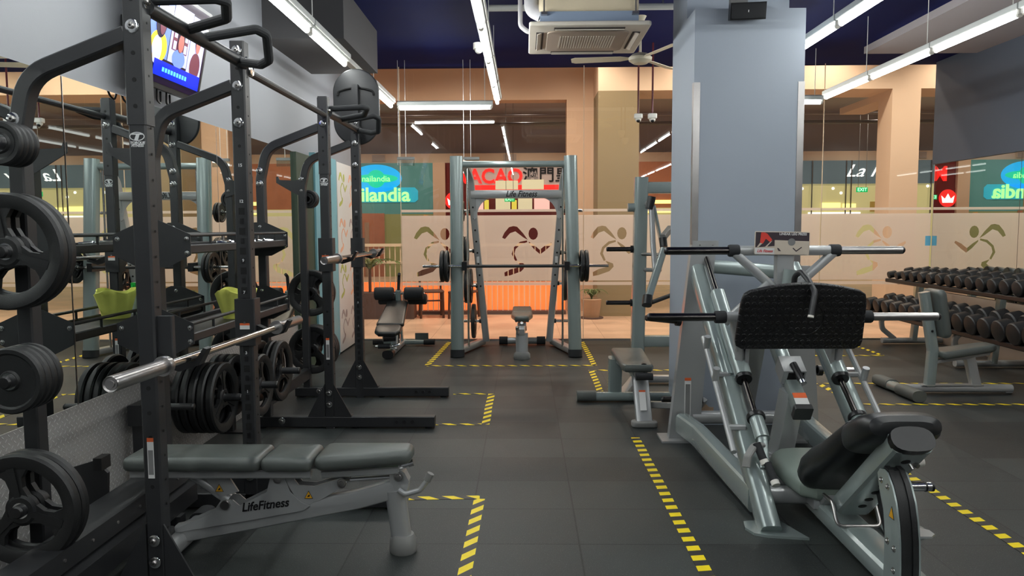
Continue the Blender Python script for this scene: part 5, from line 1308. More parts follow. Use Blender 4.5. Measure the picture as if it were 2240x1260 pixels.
for s in (-1, 1): MB().otube([(dx + 0.03 + s * 0.26, 9.62, 0.052), (dx + 0.03 + s * 0.40, 9.62, 0.052)], 0.085, 0.075, 'grip_foam').obj('foot_grip', DB)
MB().rtube([(dx + 0.02, 8.98, 0.06), (dx + 0.03, 9.08, 0.42)], 0.08, 0.14, 'silver_paint', c=0.02, n=2, up=(0, 1, 0)).obj('front_post', DB)
MB().rtube([(dx, 9.55, 0.05), (dx, 9.42, 0.74)], 0.07, 0.09, 'silver_green', c=0.02, n=2, up=(0, 1, 0)).obj('rear_post', DB)
MB().cyl((dx - 0.31, 9.42, 0.70), (dx + 0.33, 9.42, 0.70), 0.014, 'chrome').obj('roller_bar', DB)
for s in (-1, 1):
    MB().lathe([(0.014, 0), (0.072, 0.0), (0.082, 0.012), (0.082, 0.225), (0.072, 0.237), (0.014, 0.237)], (dx + 0.01 + s * 0.07, 9.42, 0.70), (s, 0, 0), 'grip_foam', 24).obj('foam_roller', DB)
    MB().lathe([(0.014, 0), (0.06, 0.0), (0.07, 0.012), (0.07, 0.225), (0.06, 0.237), (0.014, 0.237)], (dx + 0.04 + s * 0.07, 9.52, 0.62), (s, 0, 0), 'grip_foam', 20).obj('foam_roller', DB)
MB().tube([(dx, 9.44, 0.74), (dx + 0.01, 9.44, 0.92), (dx + 0.02, 9.40, 0.95)], 0.02, 'grip_foam', 10, fr=0.03).obj('top_handle', DB)
MB().tube([(dx + 0.1, 8.85, 0.26), (dx + 0.12, 8.72, 0.16), (dx + 0.05, 8.68, 0.145), (dx - 0.15, 8.68, 0.145)], 0.015, 'chrome', 10, fr=0.03).cyl((dx + 0.02, 8.68, 0.145), (dx - 0.12, 8.68, 0.145), 0.028, 'grip_foam', n=14).obj('pull_pin', DB)
MB().cyl((dx - 0.06, 8.66, 0.25), (dx + 0.08, 8.70, 0.25), 0.05, 'black_plastic').obj('front_bumper', DB)
MB().span((dx + 0.17, 9.66, 0.02), (dx + 0.34, 9.70, 0.16), 'vinyl_grey').obj('foot_plate', DB)

# ================================================================= CABLE FRAME (counter balanced bar machine)
SM = thing('bar_machine', (-0.12, 9.2, 0), 'tall silver guided bar machine in front of the frosted glass, centre', 'weight machine')
xl, xr = -0.80, 0.575
for x, xt in ((xl, xl - 0.00), (xr + 0.02, xr - 0.035)):
    MB().otube([(x, 8.80, 0.02), (xt, 8.92, 2.36)], 0.155, 0.15, 'silver_green', up=(0, 1, 0), e=3.5).obj('front_post', SM)
    MB().otube([(x, 8.79, 0.0), (x, 8.80, 0.085)], 0.168, 0.17, 'grip_foam', up=(0, 1, 0)).obj('foot_cap', SM)
for s, xb, xtop, xf in ((-1, -0.50, -0.665, xl), (1, 0.315, 0.475, xr)):
    mb = MB().rtube([(xb, 9.62, 0.07), (xtop, 9.30, 2.12), (xtop - s * -0.05 * 1, 9.15, 2.28), (xf, 8.98, 2.28)], 0.085, 0.11, 'silver_paint', fr=0.16, c=0.015, n=2, up=(0, 1, 0))
    for k in range(9):
        f = k / 9; x = xb + (xtop - xb) * (0.35 + 0.62 * f); y = 9.62 + (9.30 - 9.62) * (0.35 + 0.62 * f) - 0.056; z = 0.07 + 2.05 * (0.35 + 0.62 * f)
        mb.cyl((x, y + 0.004, z), (x, y - 0.003, z), 0.012, 'hole_black', n=12)
    u = mb.obj('rear_post', SM)
    x = xb + (xtop - xb) * 0.52
    MB().box((x, 9.62 - 0.32 * 0.52 - 0.058, 1.13), (0.035, 0.004, 0.09), 'label_white').obj('warning_label', u)
    MB().rtube([(xf, 8.86, 0.055), (xb - s * -0.06, 9.66, 0.05)], 0.11, 0.075, 'silver_paint', c=0.02, n=2).obj('base_rail', SM)
    # guide rod next to the front post
    MB().cyl((xf + s * -0.12, 8.98, 0.09), (xf + s * -0.12, 8.98, 2.26), 0.013, 'chrome', n=12).obj('guide_rod', SM)
MB().tube([(xl, 8.93, 2.27), (xr - 0.02, 8.93, 2.27)], 0.04, 'silver_green', 16).obj('top_crossbar', SM)
cb_ = MB().rtube([(-0.66, 9.29, 1.935), (0.47, 9.29, 1.935)], 0.05, 0.105, 'silver_paint', c=0.02, n=2).obj('upper_crossbar', SM)
MB().text('Life Fitness', 0.10, 'logo_black', TX(-0.04, 1.935, 9.263), 0.001, shear=0.3, sx=0.85, bold=0.002).obj('brand_lettering', cb_)
for s, x in ((-1, -0.63), (1, 0.44)):
    q = [(x, 1.89), (x - s * 0.24, 1.89)] + [(x - s * (0.24 - 0.2 * math.sin(t * PI / 16)), 1.89 - 0.24 * (1 - math.cos(t * PI / 16))) for t in range(1, 9)] + [(x, 1.62)]
    MB().prism(q, 0.008, 'silver_paint', axis='Y', at=9.31).obj('gusset', SM)
# weight horns with plates on both posts
def horn_set(x0, s, specs):
    for z, n, kind, lab in specs:
        y = 9.30 + 0.32 * (1 - z / 2.1)
        fx_ = x0 + (-0.5 - x0) * (1 - z / 2.1) if s < 0 else x0 + (0.315 - x0) * (1 - z / 2.1)
        a, b = V((fx_ + s * 0.03, y, z)), V((fx_ + s * 0.26, y, z))
        peg(SM, a, b, 0.018, 'chrome', True, 'weight_horn')
        for i in range(n):
            plate(kind, a + V((s * (0.10 + 0.046 * i), 0, 0)), (1, 0, 0), 0.4 * i, lab % ORD[i], 'plates on the guided bar machine')
horn_set(-0.665, -1, [(1.73, 2, 'mid', 'small black plate on the top left horn of the bar machine, %s from the centre'), (1.235, 3, 'medium', 'black plate on the second left horn of the bar machine, %s from the centre'),
                      (0.79, 2, 'big', 'black plate on the third left horn of the bar machine, %s from the centre'), (0.33, 1, 'big', 'black plate on the bottom left horn of the bar machine, %s from the centre')])
horn_set(0.475, 1, [(1.73, 0, 'mid', '%s'), (1.21, 2, 'medium', 'black plate on the second right horn of the bar machine, %s from the centre'),
                    (0.82, 2, 'big', 'black plate on the third right horn of the bar machine, %s from the centre'), (0.33, 0, 'big', '%s')])
# bar with its plates
GB = thing('guided_barbell', (-0.11, 8.84, 1.04), 'straight bar of the guided bar machine with black plates at both ends', 'barbell')
zb = W(1130, 582, 8.70).z; yb = 8.70
MB().cyl((W(925, 584, yb).x, yb, zb), (W(1331, 580, yb).x, yb, zb), 0.0165, 'chrome', n=16).cyl((-0.70, yb, zb), (0.49, yb, zb), 0.0185, 'rack_black', n=16).obj('shaft', GB)
for x in (-0.70, 0.49): MB().span((x - 0.03, yb - 0.03, zb - 0.05), (x + 0.03, 9.0, zb + 0.05), 'black_plastic').obj('carriage', GB)
for i, x in enumerate((-0.905, -0.955)): plate('large' if 0 else 'mid2' if 0 else 'medium', (x, yb, zb), (1, 0, 0), 0.5, 'black plate on the left end of the guided bar, %s from the post' % ORD[i], 'plates on the guided bar')
for i, x in enumerate((0.665, 0.715)): plate('medium', (x, yb, zb), (1, 0, 0), 0.9, 'black plate on the right end of the guided bar, %s from the post' % ORD[i], 'plates on the guided bar')

# ================================================================= PLATE LOADED CHEST MACHINE
CM = thing('chest_machine', (1.2, 6.9, 0), 'silver plate loaded machine with a long grey seat, partly behind the blue column', 'weight machine')
Yp = 7.25
mb = MB().rtube([(1.09, Yp, 0.0), (1.12, Yp + 0.02, 2.0)], 0.125, 0.15, 'silver_green', c=0.03, n=3, up=(0, 1, 0))
u = mb.obj('main_post', CM)
MB().rtube([(1.16, Yp + 0.01, 1.90), (2.35, Yp + 0.01, 1.90)], 0.10, 0.11, 'silver_green', c=0.02, n=2).obj('top_beam', CM)
MB().rtube([(1.14, Yp, 0.42), (2.35, Yp, 0.42)], 0.10, 0.11, 'silver_green', c=0.02, n=2).obj('lower_beam', CM)
MB().rtube([(2.35, Yp, 0.0), (2.35, Yp, 2.0)], 0.125, 0.15, 'silver_green', c=0.03, n=3, up=(0, 1, 0)).obj('far_post', CM)
# seat and its supports
Ms = T(0.895, 6.22, 0.395) @ Matrix.Rotation(-0.03, 4, 'Z')
MB().pad([(-0.125, 0.42), (-0.14, 0.40), (-0.125, -0.38), (-0.105, -0.44), (0.105, -0.44), (0.125, -0.38), (0.14, 0.40), (0.125, 0.42)], 0.062, 'vinyl_grey', Ms, crown=0.006).obj('seat_pad', CM)
fl = MB().rtube([(0.915, 5.68, 0.03), (0.91, 5.92, 0.40)], 0.125, 0.06, 'silver_paint', c=0.015, n=2, up=(0, 1, 0)).obj('front_leg', CM)
MB().box((0, 0, 0), (0.05, 0.002, 0.15), 'label_white', T(0.91, 5.722, 0.185) @ Matrix.Rotation(-0.575, 4, 'X')).box((0, -0.0005, 0.082), (0.05, 0.002, 0.016), 'label_orange', T(0.91, 5.722, 0.185) @ Matrix.Rotation(-0.575, 4, 'X')).obj('warning_label', fl)
MB().pad(rrect(0.20, 0.11, 0.04), 0.045, 'grey_plastic', T(0.915, 5.67, 0.0), r=0.012).obj('front_foot', CM)
MB().rtube([(0.79, 6.55, 0.06), (0.79, 6.5, 0.39)], 0.12, 0.11, 'silver_green', c=0.03, n=3, up=(0, 1, 0)).obj('rear_leg', CM)
MB().rtube([(0.91, 5.8, 0.37), (0.82, 6.6, 0.37)], 0.09, 0.05, 'silver_paint').obj('seat_rail', CM)
MB().otube([(0.47, 6.5, 0.045), (1.75, 6.5, 0.045)], 0.085, 0.08, 'silver_green').obj('base_crossbar', CM)
MB().otube([(0.455, 6.5, 0.05), (0.62, 6.5, 0.05)], 0.10, 0.092, 'pad_grey').obj('foot_grip', CM)
MB().rtube([(0.85, 6.5, 0.05), (1.09, Yp + 0.05, 0.05)], 0.09, 0.07, 'silver_paint', c=0.02, n=2).rtube([(1.09, Yp, 0.05), (2.35, Yp, 0.05)], 0.09, 0.07, 'silver_paint', c=0.02, n=2).obj('base_frame', CM)
MB().cyl((0.93, 5.80, 0.43), (0.93, 5.92, 0.42), 0.036, 'black_plastic').otube([(0.86, 5.76, 0.37), (0.99, 5.76, 0.37)], 0.06, 0.055, 'grip_foam').obj('front_handle', CM)
peg(CM, (1.36, 5.70, 0.205), (1.06, 5.70, 0.205), 0.022, 'dark_steel')
MB().rtube([(0.93, 5.9, 0.12), (1.36, 5.74, 0.14), (1.37, 5.70, 0.205)], 0.05, 0.05, 'silver_paint', fr=0.04).obj('peg_support', CM)
for z in (1.29, 0.78):
    a = W(1384, 545 if z > 1 else 662, Yp)
    peg(CM, (1.05, Yp, a.z), (0.80, Yp, a.z), 0.022, 'dark_steel')
# lever arm
p0 = W(1425, 440, 6.95)
MB().cyl((1.17, 7.20, p0.z - 0.02), (p0.x + 0.0, 7.0, p0.z), 0.03, 'grey_plastic').cyl((0.99, Yp, p0.z - 0.05), (1.06, Yp, p0.z - 0.05), 0.042, 'silver_green').obj('pivot', CM)
top = W(1425, 448, 6.95); kn = W(1446, 545, 6.85); lo_ = W(1430, 600, 6.75); en = W(1416, 658, 6.6)
MB().rtube([top, W(1428, 530, 6.9), W(1434, 600, 6.8)], 0.045, 0.06, 'silver_paint', fr=0.1, c=0.012, n=2, up=(0, 1, 0)).obj('lever_arm', CM)
MB().rtube([W(1430, 450, 6.98), W(1448, 540, 6.95)], 0.02, 0.10, 'silver_green', up=(0, 1, 0)).obj('arm_gusset', CM)
MB().rtube([W(1452, 545, 6.8), en], 0.062, 0.085, 'silver_green', c=0.02, n=2, up=(0, 1, 0)).obj('handle_arm', CM)
MB().otube([W(1420, 458, 6.95), W(1426, 430, 6.95)], 0.075, 0.085, 'black_plastic', up=(0, 1, 0)).obj('arm_cap', CM)
MB().otube([W(1417, 648, 6.62), W(1415, 668, 6.58)], 0.085, 0.10, 'black_plastic', up=(0, 1, 0)).obj('arm_cap', CM)
MB().tube([W(1424, 662, 6.6), W(1470, 645, 6.85), W(1530, 640, 6.95)], 0.019, 'grip_foam', 10, fr=0.06).obj('hand_grip', CM)
MB().tube([W(1410, 590, 7.2), W(1444, 591, 7.0)], 0.02, 'grey_plastic', 10).tube([W(1404, 556, 7.2), W(1450, 557, 7.0)], 0.016, 'steel_brushed', 10).pieces('stop_bar', CM)
MB().rtube([W(1450, 520, 6.9), W(1466, 500, 7.1)], 0.05, 0.06, 'grey_plastic').obj('stop_bracket', CM)
MB().cyl(W(1450, 520, 6.84), W(1452, 540, 6.82), 0.035, 'black_plastic').obj('rubber_stop', CM)

# ================================================================= LEG PRESS
XC = 1.56
LP = thing('leg_press', (XC, 4.2, 0), 'large silver leg press with a black foot plate and tilted seat, right foreground', 'weight machine')
def rail_z(y): return 0.06 + 0.705 * (y - 3.69)
XRL, XRR = 1.225, 1.895
for s, x in ((-1, XRL), (1, XRR)):
    MB().otube([(x, 3.66, 0.0), (x, 5.35, rail_z(5.35))], 0.105, 0.125, 'silver_green', e=4.0).obj('side_rail', LP)
    pts = [(x - 0.10, 3.78), (x - 0.11, 3.70), (x - 0.09, 3.62), (x - 0.04, 3.585), (x + 0.15 * s * 1, 3.50), (x + 0.16, 3.52), (x + 0.14, 3.60), (x + 0.08, 3.80)]
    if s > 0: pts = [(2 * x - a, b) for a, b in [(x - 0.10, 3.78), (x - 0.11, 3.70), (x - 0.09, 3.62), (x - 0.04, 3.585), (x + 0.14, 3.50), (x + 0.12, 3.62), (x + 0.08, 3.80)]]
    else: pts = [(x - 0.10, 3.78), (x - 0.115, 3.70), (x - 0.09, 3.63), (x - 0.03, 3.60), (x + 0.16, 3.57), (x + 0.08, 3.82)]
    MB().prism(pts, 0.012, 'silver_green', axis='Z', at=0.006).obj('floor_plate', LP)
    xr_ = x + (0.055 if s < 0 else -0.055)
    g0, g1 = V((xr_, 4.10, rail_z(4.10) + 0.115)), V((xr_, 5.36, rail_z(5.36) + 0.11))
    MB().cyl(g0, g1, 0.017, 'dark_steel', n=16).obj('guide_rod', LP)
    e0 = g0 + (g1 - g0).normalized() * 0.02
    MB().cyl(g0 - (g1 - g0).normalized() * 0.14, g0, 0.040, 'silver_green', n=20).lathe([(0.02, 0), (0.05, 0), (0.052, 0.012), (0.05, 0.026), (0.02, 0.026)], g0, (g1 - g0), 'black_plastic', 22).obj('rod_mount', LP)
    MB().rtube([g0 - (g1 - g0).normalized() * 0.12, V((xr_ - s * -0.01, 3.92, rail_z(3.92) + 0.02))], 0.055, 0.06, 'silver_green', c=0.015, n=2).obj('rod_bracket', LP)
    MB().cyl(g1 - (g1 - g0).normalized() * 0.05, g1 + (g1 - g0).normalized() * 0.03, 0.035, 'silver_paint', n=18).obj('rod_collar', LP)
    # tall rear uprights
    if s < 0: q = [(1.03, 0.0), (1.245, 0.0), (1.345, 1.40), (1.175, 1.40)]
    else: q = [(1.87, 0.0), (2.105, 0.0), (2.005, 1.25), (1.80, 1.25)]
    u = MB().prism(q, 0.075, 'silver_paint', axis='Y', at=5.33).obj('rear_upright', LP)
    MB().span((q[0][0] - 0.06, 5.22, 0), (q[1][0] + 0.05, 5.44, 0.014), 'silver_paint').obj('floor_plate', LP)
    if s < 0:
        MB().span((1.18, 5.29, 1.36), (1.36, 5.30, 1.43), 'silver_paint').obj('top_bracket', LP)
        bolt(u, (1.23, 5.292, 1.40), s=0.4); bolt(u, (1.32, 5.292, 1.40), s=0.4)
        MB().box((1.16, 5.291, 0.31), (0.045, 0.003, 0.27), 'label_white').box((1.16, 5.290, 0.445), (0.045, 0.003, 0.02), 'label_orange').box((1.16, 5.289, 0.30), (0.032, 0.003, 0.22), 'label_grey').obj('warning_label', u)
    # lower side frame
    if s < 0: path = [(1.12, 5.26, 0.13), (1.165, 4.95, 0.13), (1.22, 3.86, 0.10)]
    else: path = [(1.98, 5.26, 0.13), (1.95, 4.95, 0.13), (1.90, 3.86, 0.10)]
    MB().rtube(path, 0.10, 0.15, 'silver_green', fr=0.2, c=0.03, n=3).obj('base_rail', LP)
    # safety stop bar along the rail
    bx = x - s * -0.055 - (0.11 if s < 0 else -0.11) * 0
    ox = x + s * 0.10
    MB().tube([(ox, 3.98, rail_z(3.98) + 0.05), (ox, 4.70, rail_z(4.70) + 0.06)], 0.017, 'silver_paint', 10).obj('stop_bar', LP)
    for yy in (4.40, 4.62):
        zz = rail_z(yy) + 0.06
        MB().cyl((ox, yy, zz), (ox - s * 0.0, yy - 0.035, zz + 0.08), 0.02, 'silver_paint', n=12).obj('stop_hook', LP)
    MB().rtube([(ox, 4.45, rail_z(4.45) + 0.05), (x, 4.45, rail_z(4.45) + 0.05)], 0.03, 0.03, 'silver_paint').rtube([(ox, 4.12, rail_z(4.12) + 0.05), (x, 4.12, rail_z(4.12) + 0.05)], 0.03, 0.03, 'silver_paint').pieces('stop_bracket', LP)
    # peg for plates on the outside of the upright
    if s < 0:
        peg(LP, (1.10, 5.30, 0.86), (0.86, 5.25, 0.89), 0.022, 'dark_steel')
    else: peg(LP, (2.09, 5.33, 0.50), (2.38, 5.33, 0.50), 0.024, 'chrome')
# left release lever and grips
MB().rtube([W(1668, 972, 3.95), W(1650, 975, 3.93), W(1635, 1000, 3.9), W(1632, 1022, 3.88)], 0.02, 0.05, 'grey_plastic', fr=0.05, up=(0, 1, 0)).obj('release_lever', LP)
for a, b in ((W(1655, 970, 3.93), W(1670, 1006, 3.88)), (W(1679, 1014, 3.86), W(1694, 1052, 3.79))):
    MB().cyl(a, b, 0.021, 'grip_foam', n=14).cyl(b, V(b) + (V(b) - V(a)).normalized() * 0.025, 0.022, 'white_plastic', n=14).obj('hand_grip', LP)
# cross tubes
MB().otube([(1.22, 4.42, 0.14), (1.92, 4.42, 0.14)], 0.09, 0.09, 'silver_paint').obj('crossbar', LP)
MB().otube([(1.24, 3.87, 0.12), (1.90, 3.87, 0.12)], 0.09, 0.09, 'silver_paint').obj('crossbar', LP)
MB().otube([(1.20, 5.33, 0.16), (1.95, 5.33, 0.16)], 0.09, 0.09, 'silver_paint').otube([(1.3, 5.34, 1.25), (1.86, 5.34, 1.2)], 0.09, 0.10, 'silver_green').pieces('crossbar', LP)
# centre beam with stop mechanism
c0, c1 = W(1766, 905, 4.14), W(1698, 745, 4.66)
c0.x = 1.55; c1.x = 1.56
d_ = (c1 - c0).normalized()
MB().rtube([c0, c0 + d_ * 1.05], 0.085, 0.075, 'silver_green', c=0.012, n=2).obj('centre_track', LP)
MB().rtube([c0 - d_ * 0.005, c0 + d_ * 0.03], 0.10, 0.09, 'black_plastic').obj('track_end_cap', LP)
up_ = V((0, -d_.z, d_.y))
q0 = c0 + d_ * 0.075 + up_ * 0.041
R3 = Matrix((V((1, 0, 0)), d_, up_)).transposed().to_4x4()
MB().box((0, 0, 0), (0.075, 0.09, 0.004), 'label_white', T(q0) @ R3).box((0, 0.025, 0.001), (0.075, 0.04, 0.004), 'label_orange', T(q0) @ R3).obj('warning_label', LP)
q1 = c0 + d_ * 0.30 + up_ * 0.03
MB().box((0, 0, 0.02), (0.13, 0.13, 0.10), 'silver_paint', T(q1) @ R3).box((0.01, -0.066, 0.02), (0.09, 0.004, 0.08), 'hole_black', T(q1) @ R3).obj('stop_block', LP)
MB().cyl(q1 + V((0.0, -0.05, 0.06)), q1 + V((0.02, -0.14, -0.02)), 0.021, 'black_plastic', n=14).cyl(q1 + V((0.02, -0.14, -0.02)), q1 + V((0.023, -0.155, -0.035)), 0.022, 'chrome', n=14).obj('stop_handle', LP)
MB().rtube([c0 + d_ * 0.20 - up_ * 0.02, (1.52, 4.42, 0.14)], 0.12, 0.10, 'silver_paint', c=0.012, n=2).obj('track_leg', LP)
MB().rtube([c0 + d_ * 1.0, (XC, 5.33, 0.2)], 0.14, 0.09, 'silver_paint', c=0.012, n=2, up=(0, 1, 0)).obj('rear_column', LP)
# ---- carriage
yb_, zb_ = 4.30, 0.835
pl_n = 24; pw, ph = 0.355, 0.385
out = []
for k in range(13): x = -1 + 2 * k / 12; out.append((x * (pw - 0.05) * -1 * -1, ph - 0.03 + 0.045 * (1 - x * x)))
out = [(x, z) for x, z in out]
tl = [(pw - 0.012, ph - 0.075), (pw - 0.005, ph - 0.11), (pw + 0.005, 0.05), (pw - 0.002, 0.02), (pw - 0.035, 0.0)]
outline = [(-a, b) for a, b in tl[::-1]] + [(-pw + 0.02, ph - 0.05)] + out + [(pw - 0.02, ph - 0.05)] + tl
Mpl = T(XC, yb_, zb_) @ Matrix.Rotation(math.radians(16), 4, 'X') @ Matrix.Rotation(PI / 2, 4, 'X')
MB().pad(outline, 0.032, 'studded_rubber', Mpl, r=0.009).obj('foot_plate', LP)
stud = MB().lathe([(0.10, 0), (0.102, 0.003), (0.098, 0.004), (0.096, 0)], (0, 0, 0), (0, 0, 1), 'black_plastic', 36, Mpl @ T(0.02, 0.19, 0.032), closed=True)
for i in range(15):
    for j in range(8):
        x, z = -0.315 + i * 0.045, 0.035 + j * 0.046
        if (x - 0.02) ** 2 + (z - 0.19) ** 2 < 0.011 or z > 0.345 or (abs(x) > 0.26 and z > 0.30): continue
        stud.lathe([(0.0155, 0), (0.017, 0.0025), (0.0135, 0.0028), (0.012, 0)], (0, 0, 0), (0, 0, 1), 'black_plastic', 12, Mpl @ T(x, z, 0.032), closed=True)
stud.obj('foot_plate_studs', LP)
def sym(f):
    for s in (-1, 1): f(s)
yc1, zc1 = 4.54, W(1712, 548, 4.54).z
yc2, zc2 = 4.36, W(1740, 693, 4.36).z
MB().otube([(XC - 0.31, yc1, zc1), (XC + 0.31, yc1, zc1)], 0.06, 0.06, 'silver_paint').obj('upper_cross_tube', LP)
MB().otube([(XC - 0.42, yc2, zc2), (XC + 0.42, yc2, zc2)], 0.06, 0.06, 'silver_paint').obj('lower_cross_tube', LP)
for s in (-1, 1):
    mt = 'dark_steel' if s < 0 else 'steel_brushed'
    for (yy, zz, x0, x1) in ((yc1, zc1, 0.30, 0.70), (yc2, zc2, 0.42, 0.83)):
        MB().cyl((XC + s * x0, yy, zz), (XC + s * x1, yy, zz), 0.024, mt, n=20).lathe([(0.024, 0), (0.023, 0.008), (0.014, 0.018), (0, 0.02)], (XC + s * x1, yy, zz), (s, 0, 0), 'black_plastic', 18).lathe([(0.0, 0), (0.034, 0), (0.037, 0.008), (0.037, 0.055), (0.034, 0.063), (0.0, 0.063)], (XC + s * (x0 - 0.03), yy, zz), (s, 0, 0), 'grip_foam', 22).obj('weight_horn', LP)
    MB().rtube([(XC + s * 0.31, yc1, zc1), (XC + s * 0.055, 4.53, zc1 - 0.23)], 0.05, 0.055, 'silver_paint', c=0.015, n=2, up=(0, 1, 0)).obj('v_brace', LP)
    MB().rtube([(XC + s * 0.34, 4.37, zc2), (XC + s * 0.27, 4.46, 0.72)], 0.05, 0.07, 'silver_paint', c=0.015, n=2, up=(0, 1, 0)).rtube([(XC + s * 0.36, 4.50, zc2 - 0.05), (XC + s * 0.10, 4.5, zc1 - 0.20)], 0.05, 0.05, 'silver_paint', c=0.012, n=2, up=(0, 1, 0)).obj('side_brace', LP)
    x = XRL + 0.055 if s < 0 else XRR - 0.055
    h0, h1 = V((x, 4.36, rail_z(4.36) + 0.115)), V((x, 4.98, rail_z(4.98) + 0.11))
    MB().otube([h0, h1], 0.095, 0.10, 'silver_green', e=3).obj('bearing_housing', LP)
    MB().otube([h0 + V((s * 0.055, 0.10, -0.03)), h1 + V((s * 0.055, 0.18, -0.0))], 0.05, 0.10, 'silver_green', e=3).obj('bearing_cover', LP)
    MB().lathe([(0.02, 0), (0.046, 0), (0.05, 0.02), (0.02, 0.022)], h0 + (h0 - h1).normalized() * 0.022, (h1 - h0), 'black_plastic', 20).obj('seal_ring', LP)
    MB().prism([(4.40, rail_z(4.4) + 0.13), (4.62, rail_z(4.62) + 0.15), (4.50, zc2 + 0.02), (4.36, zc2 + 0.02)], 0.02, 'silver_paint', axis='X', at=x - s * 0.03).obj('side_plate', LP)
    MB().rtube([(x, 4.44, rail_z(4.44) + 0.10), (XC + s * 0.30, 4.40, zc2)], 0.05, 0.06, 'silver_paint', c=0.012, n=2).obj('carriage_strut', LP)
MB().rtube([(XC, 4.54, zc1 + 0.0), (XC, 4.53, zc2 - 0.02)], 0.105, 0.07, 'silver_paint', c=0.012, n=2, up=(0, 1, 0)).obj('centre_post', LP)
MB().otube([(XC, 4.44, zc1 - 0.20), (XC + 0.01, 4.44, zc1 - 0.11)], 0.085, 0.07, 'silver_green', up=(0, 1, 0)).obj('post_boss', LP)
hp = [W(1736, 640, 4.36), W(1738, 605, 4.34), W(1752, 593, 4.30), W(1768, 612, 4.22), W(1783, 640, 4.13), W(1774, 690, 4.10)]
MB().tube(hp, 0.0165, 'rack_black', 12, fr=0.05).cyl(hp[-1], hp[-1] + (hp[-1] - hp[-2]).normalized() * 0.012, 0.0165, 'white_plastic', n=12).obj('foot_lever', LP)
# instruction placard
PLC = V((W(1711, 532, 4.49).x, 4.49, W(1711, 532, 4.49).z))
Mq = T(PLC) @ Matrix.Rotation(0.02, 4, 'Y') @ Matrix.Rotation(PI / 2, 4, 'X')
pw2, ph2 = 0.325, 0.138
pk = MB().pad(rrect(pw2, ph2, 0.008), 0.006, 'placard_pale', Mq @ T(0, 0, -0.006), r=0.001).obj('instruction_placard', LP)
g = MB()
g.add([(-0.158, -0.027, 0.001), (0.158, 0.0, 0.001), (0.158, 0.064, 0.001), (-0.158, 0.064, 0.001)], [(0, 1, 2, 3)], 'placard_dark', Mq)
g.add([(-0.16, -0.066, 0.0012), (-0.045, -0.066, 0.0012), (-0.045, -0.030, 0.0012), (-0.16, -0.030, 0.0012)], [(0, 1, 2, 3)], 'label_white', Mq)
g.add([(-0.045, -0.066, 0.0014), (0.158, -0.066, 0.0014), (0.158, 0.014, 0.0014), (-0.045, 0.018, 0.0014)], [(0, 1, 2, 3)], 'placard_pale', Mq)
g.add([(-0.127, 0.062, 0.002), (-0.132, 0.0, 0.002), (-0.115, -0.005, 0.002), (-0.098, 0.025, 0.002), (-0.072, 0.005, 0.002), (-0.06, 0.02, 0.002), (-0.09, 0.055, 0.002), (-0.105, 0.062, 0.002)], [tuple(range(7, -1, -1))], 'placard_red', Mq)
g.add([(-0.132, 0.0, 0.0022), (-0.15, -0.025, 0.0022), (-0.14, -0.025, 0.0022), (-0.118, -0.003, 0.0022)], [(0, 1, 2, 3)], 'placard_pale', Mq)
g.add([(-0.072, 0.006, 0.0022), (-0.105, -0.026, 0.0022), (-0.093, -0.026, 0.0022), (-0.058, 0.015, 0.0022)], [(0, 1, 2, 3)], 'placard_pale', Mq)
g.text('LINEAR LEG PRESS', 0.020, 'label_white', Mq @ T(0.062, 0.0545, 0.002), 0.0004, bold=0.0006)
g.text('Life Fitness', 0.024, 'logo_red', Mq @ T(-0.102, -0.048, 0.002), 0.0004, shear=0.4, sx=0.85, bold=0.0004)
g.prism([(0.055 + 0.022 * math.cos(a * PI / 10), 0.008 + 0.022 * math.sin(a * PI / 10)) for a in range(20)], 0.0008, 'label_grey', Mq @ T(0, 0, 0.0022), axis='Z')
g.add([(-0.03, -0.028, 0.0022), (-0.02, -0.03, 0.0022), (-0.005, -0.048, 0.0022), (-0.02, -0.046, 0.0022)], [(0, 1, 2, 3)], 'placard_dark', Mq)
g.add([(0.062, -0.03, 0.0022), (0.084, -0.05, 0.0022), (0.084, -0.042, 0.0022), (0.066, -0.025, 0.0022)], [(0, 1, 2, 3)], 'placard_dark', Mq)
g.add([(0.084, -0.05, 0.0022), (0.118, -0.024, 0.0022), (0.114, -0.02, 0.0022), (0.084, -0.042, 0.0022)], [(0, 1, 2, 3)], 'placard_dark', Mq)
g.obj('placard_print', pk)
# ---- seat
MB().pad([(-0.13, 0.0), (0.13, 0.0), (0.20, 0.05), (0.225, 0.20), (0.225, 0.38), (0.20, 0.50), (0.14, 0.565), (0.06, 0.585), (-0.06, 0.585), (-0.14, 0.565), (-0.20, 0.50), (-0.225, 0.38), (-0.225, 0.20), (-0.20, 0.05)], 0.10, 'vinyl_green', T(XC + 0.03, 3.68, 0.15) @ Matrix.Rotation(math.radians(1.5), 4, 'X'), r=0.038, crown=0.006).obj('seat_pad', LP)
oval = []
for k in range(28):
    a = 2 * PI * k / 28; ca, sa = math.cos(a), math.sin(a)
    oval.append((0.5 * math.copysign(abs(ca) ** 0.55, ca), 0.5 * math.copysign(abs(sa) ** 0.75, sa)))
nn = V((0, 0.70, 0.714))
MB().loft([(XC, 3.765, 0.20), (XC, 3.76, 0.225), (XC, 3.73, 0.27), (XC, 3.67, 0.335), (XC, 3.58, 0.40), (XC, 3.46, 0.475), (XC, 3.35, 0.565), (XC, 3.28, 0.63), (XC, 3.265, 0.645)], oval,
          [0.20, 0.30, 0.36, 0.38, 0.375, 0.355, 0.32, 0.29, 0.22], [0.05, 0.12, 0.155, 0.165, 0.16, 0.145, 0.13, 0.11, 0.05], 'vinyl_black', up=nn).obj('back_pad', LP)
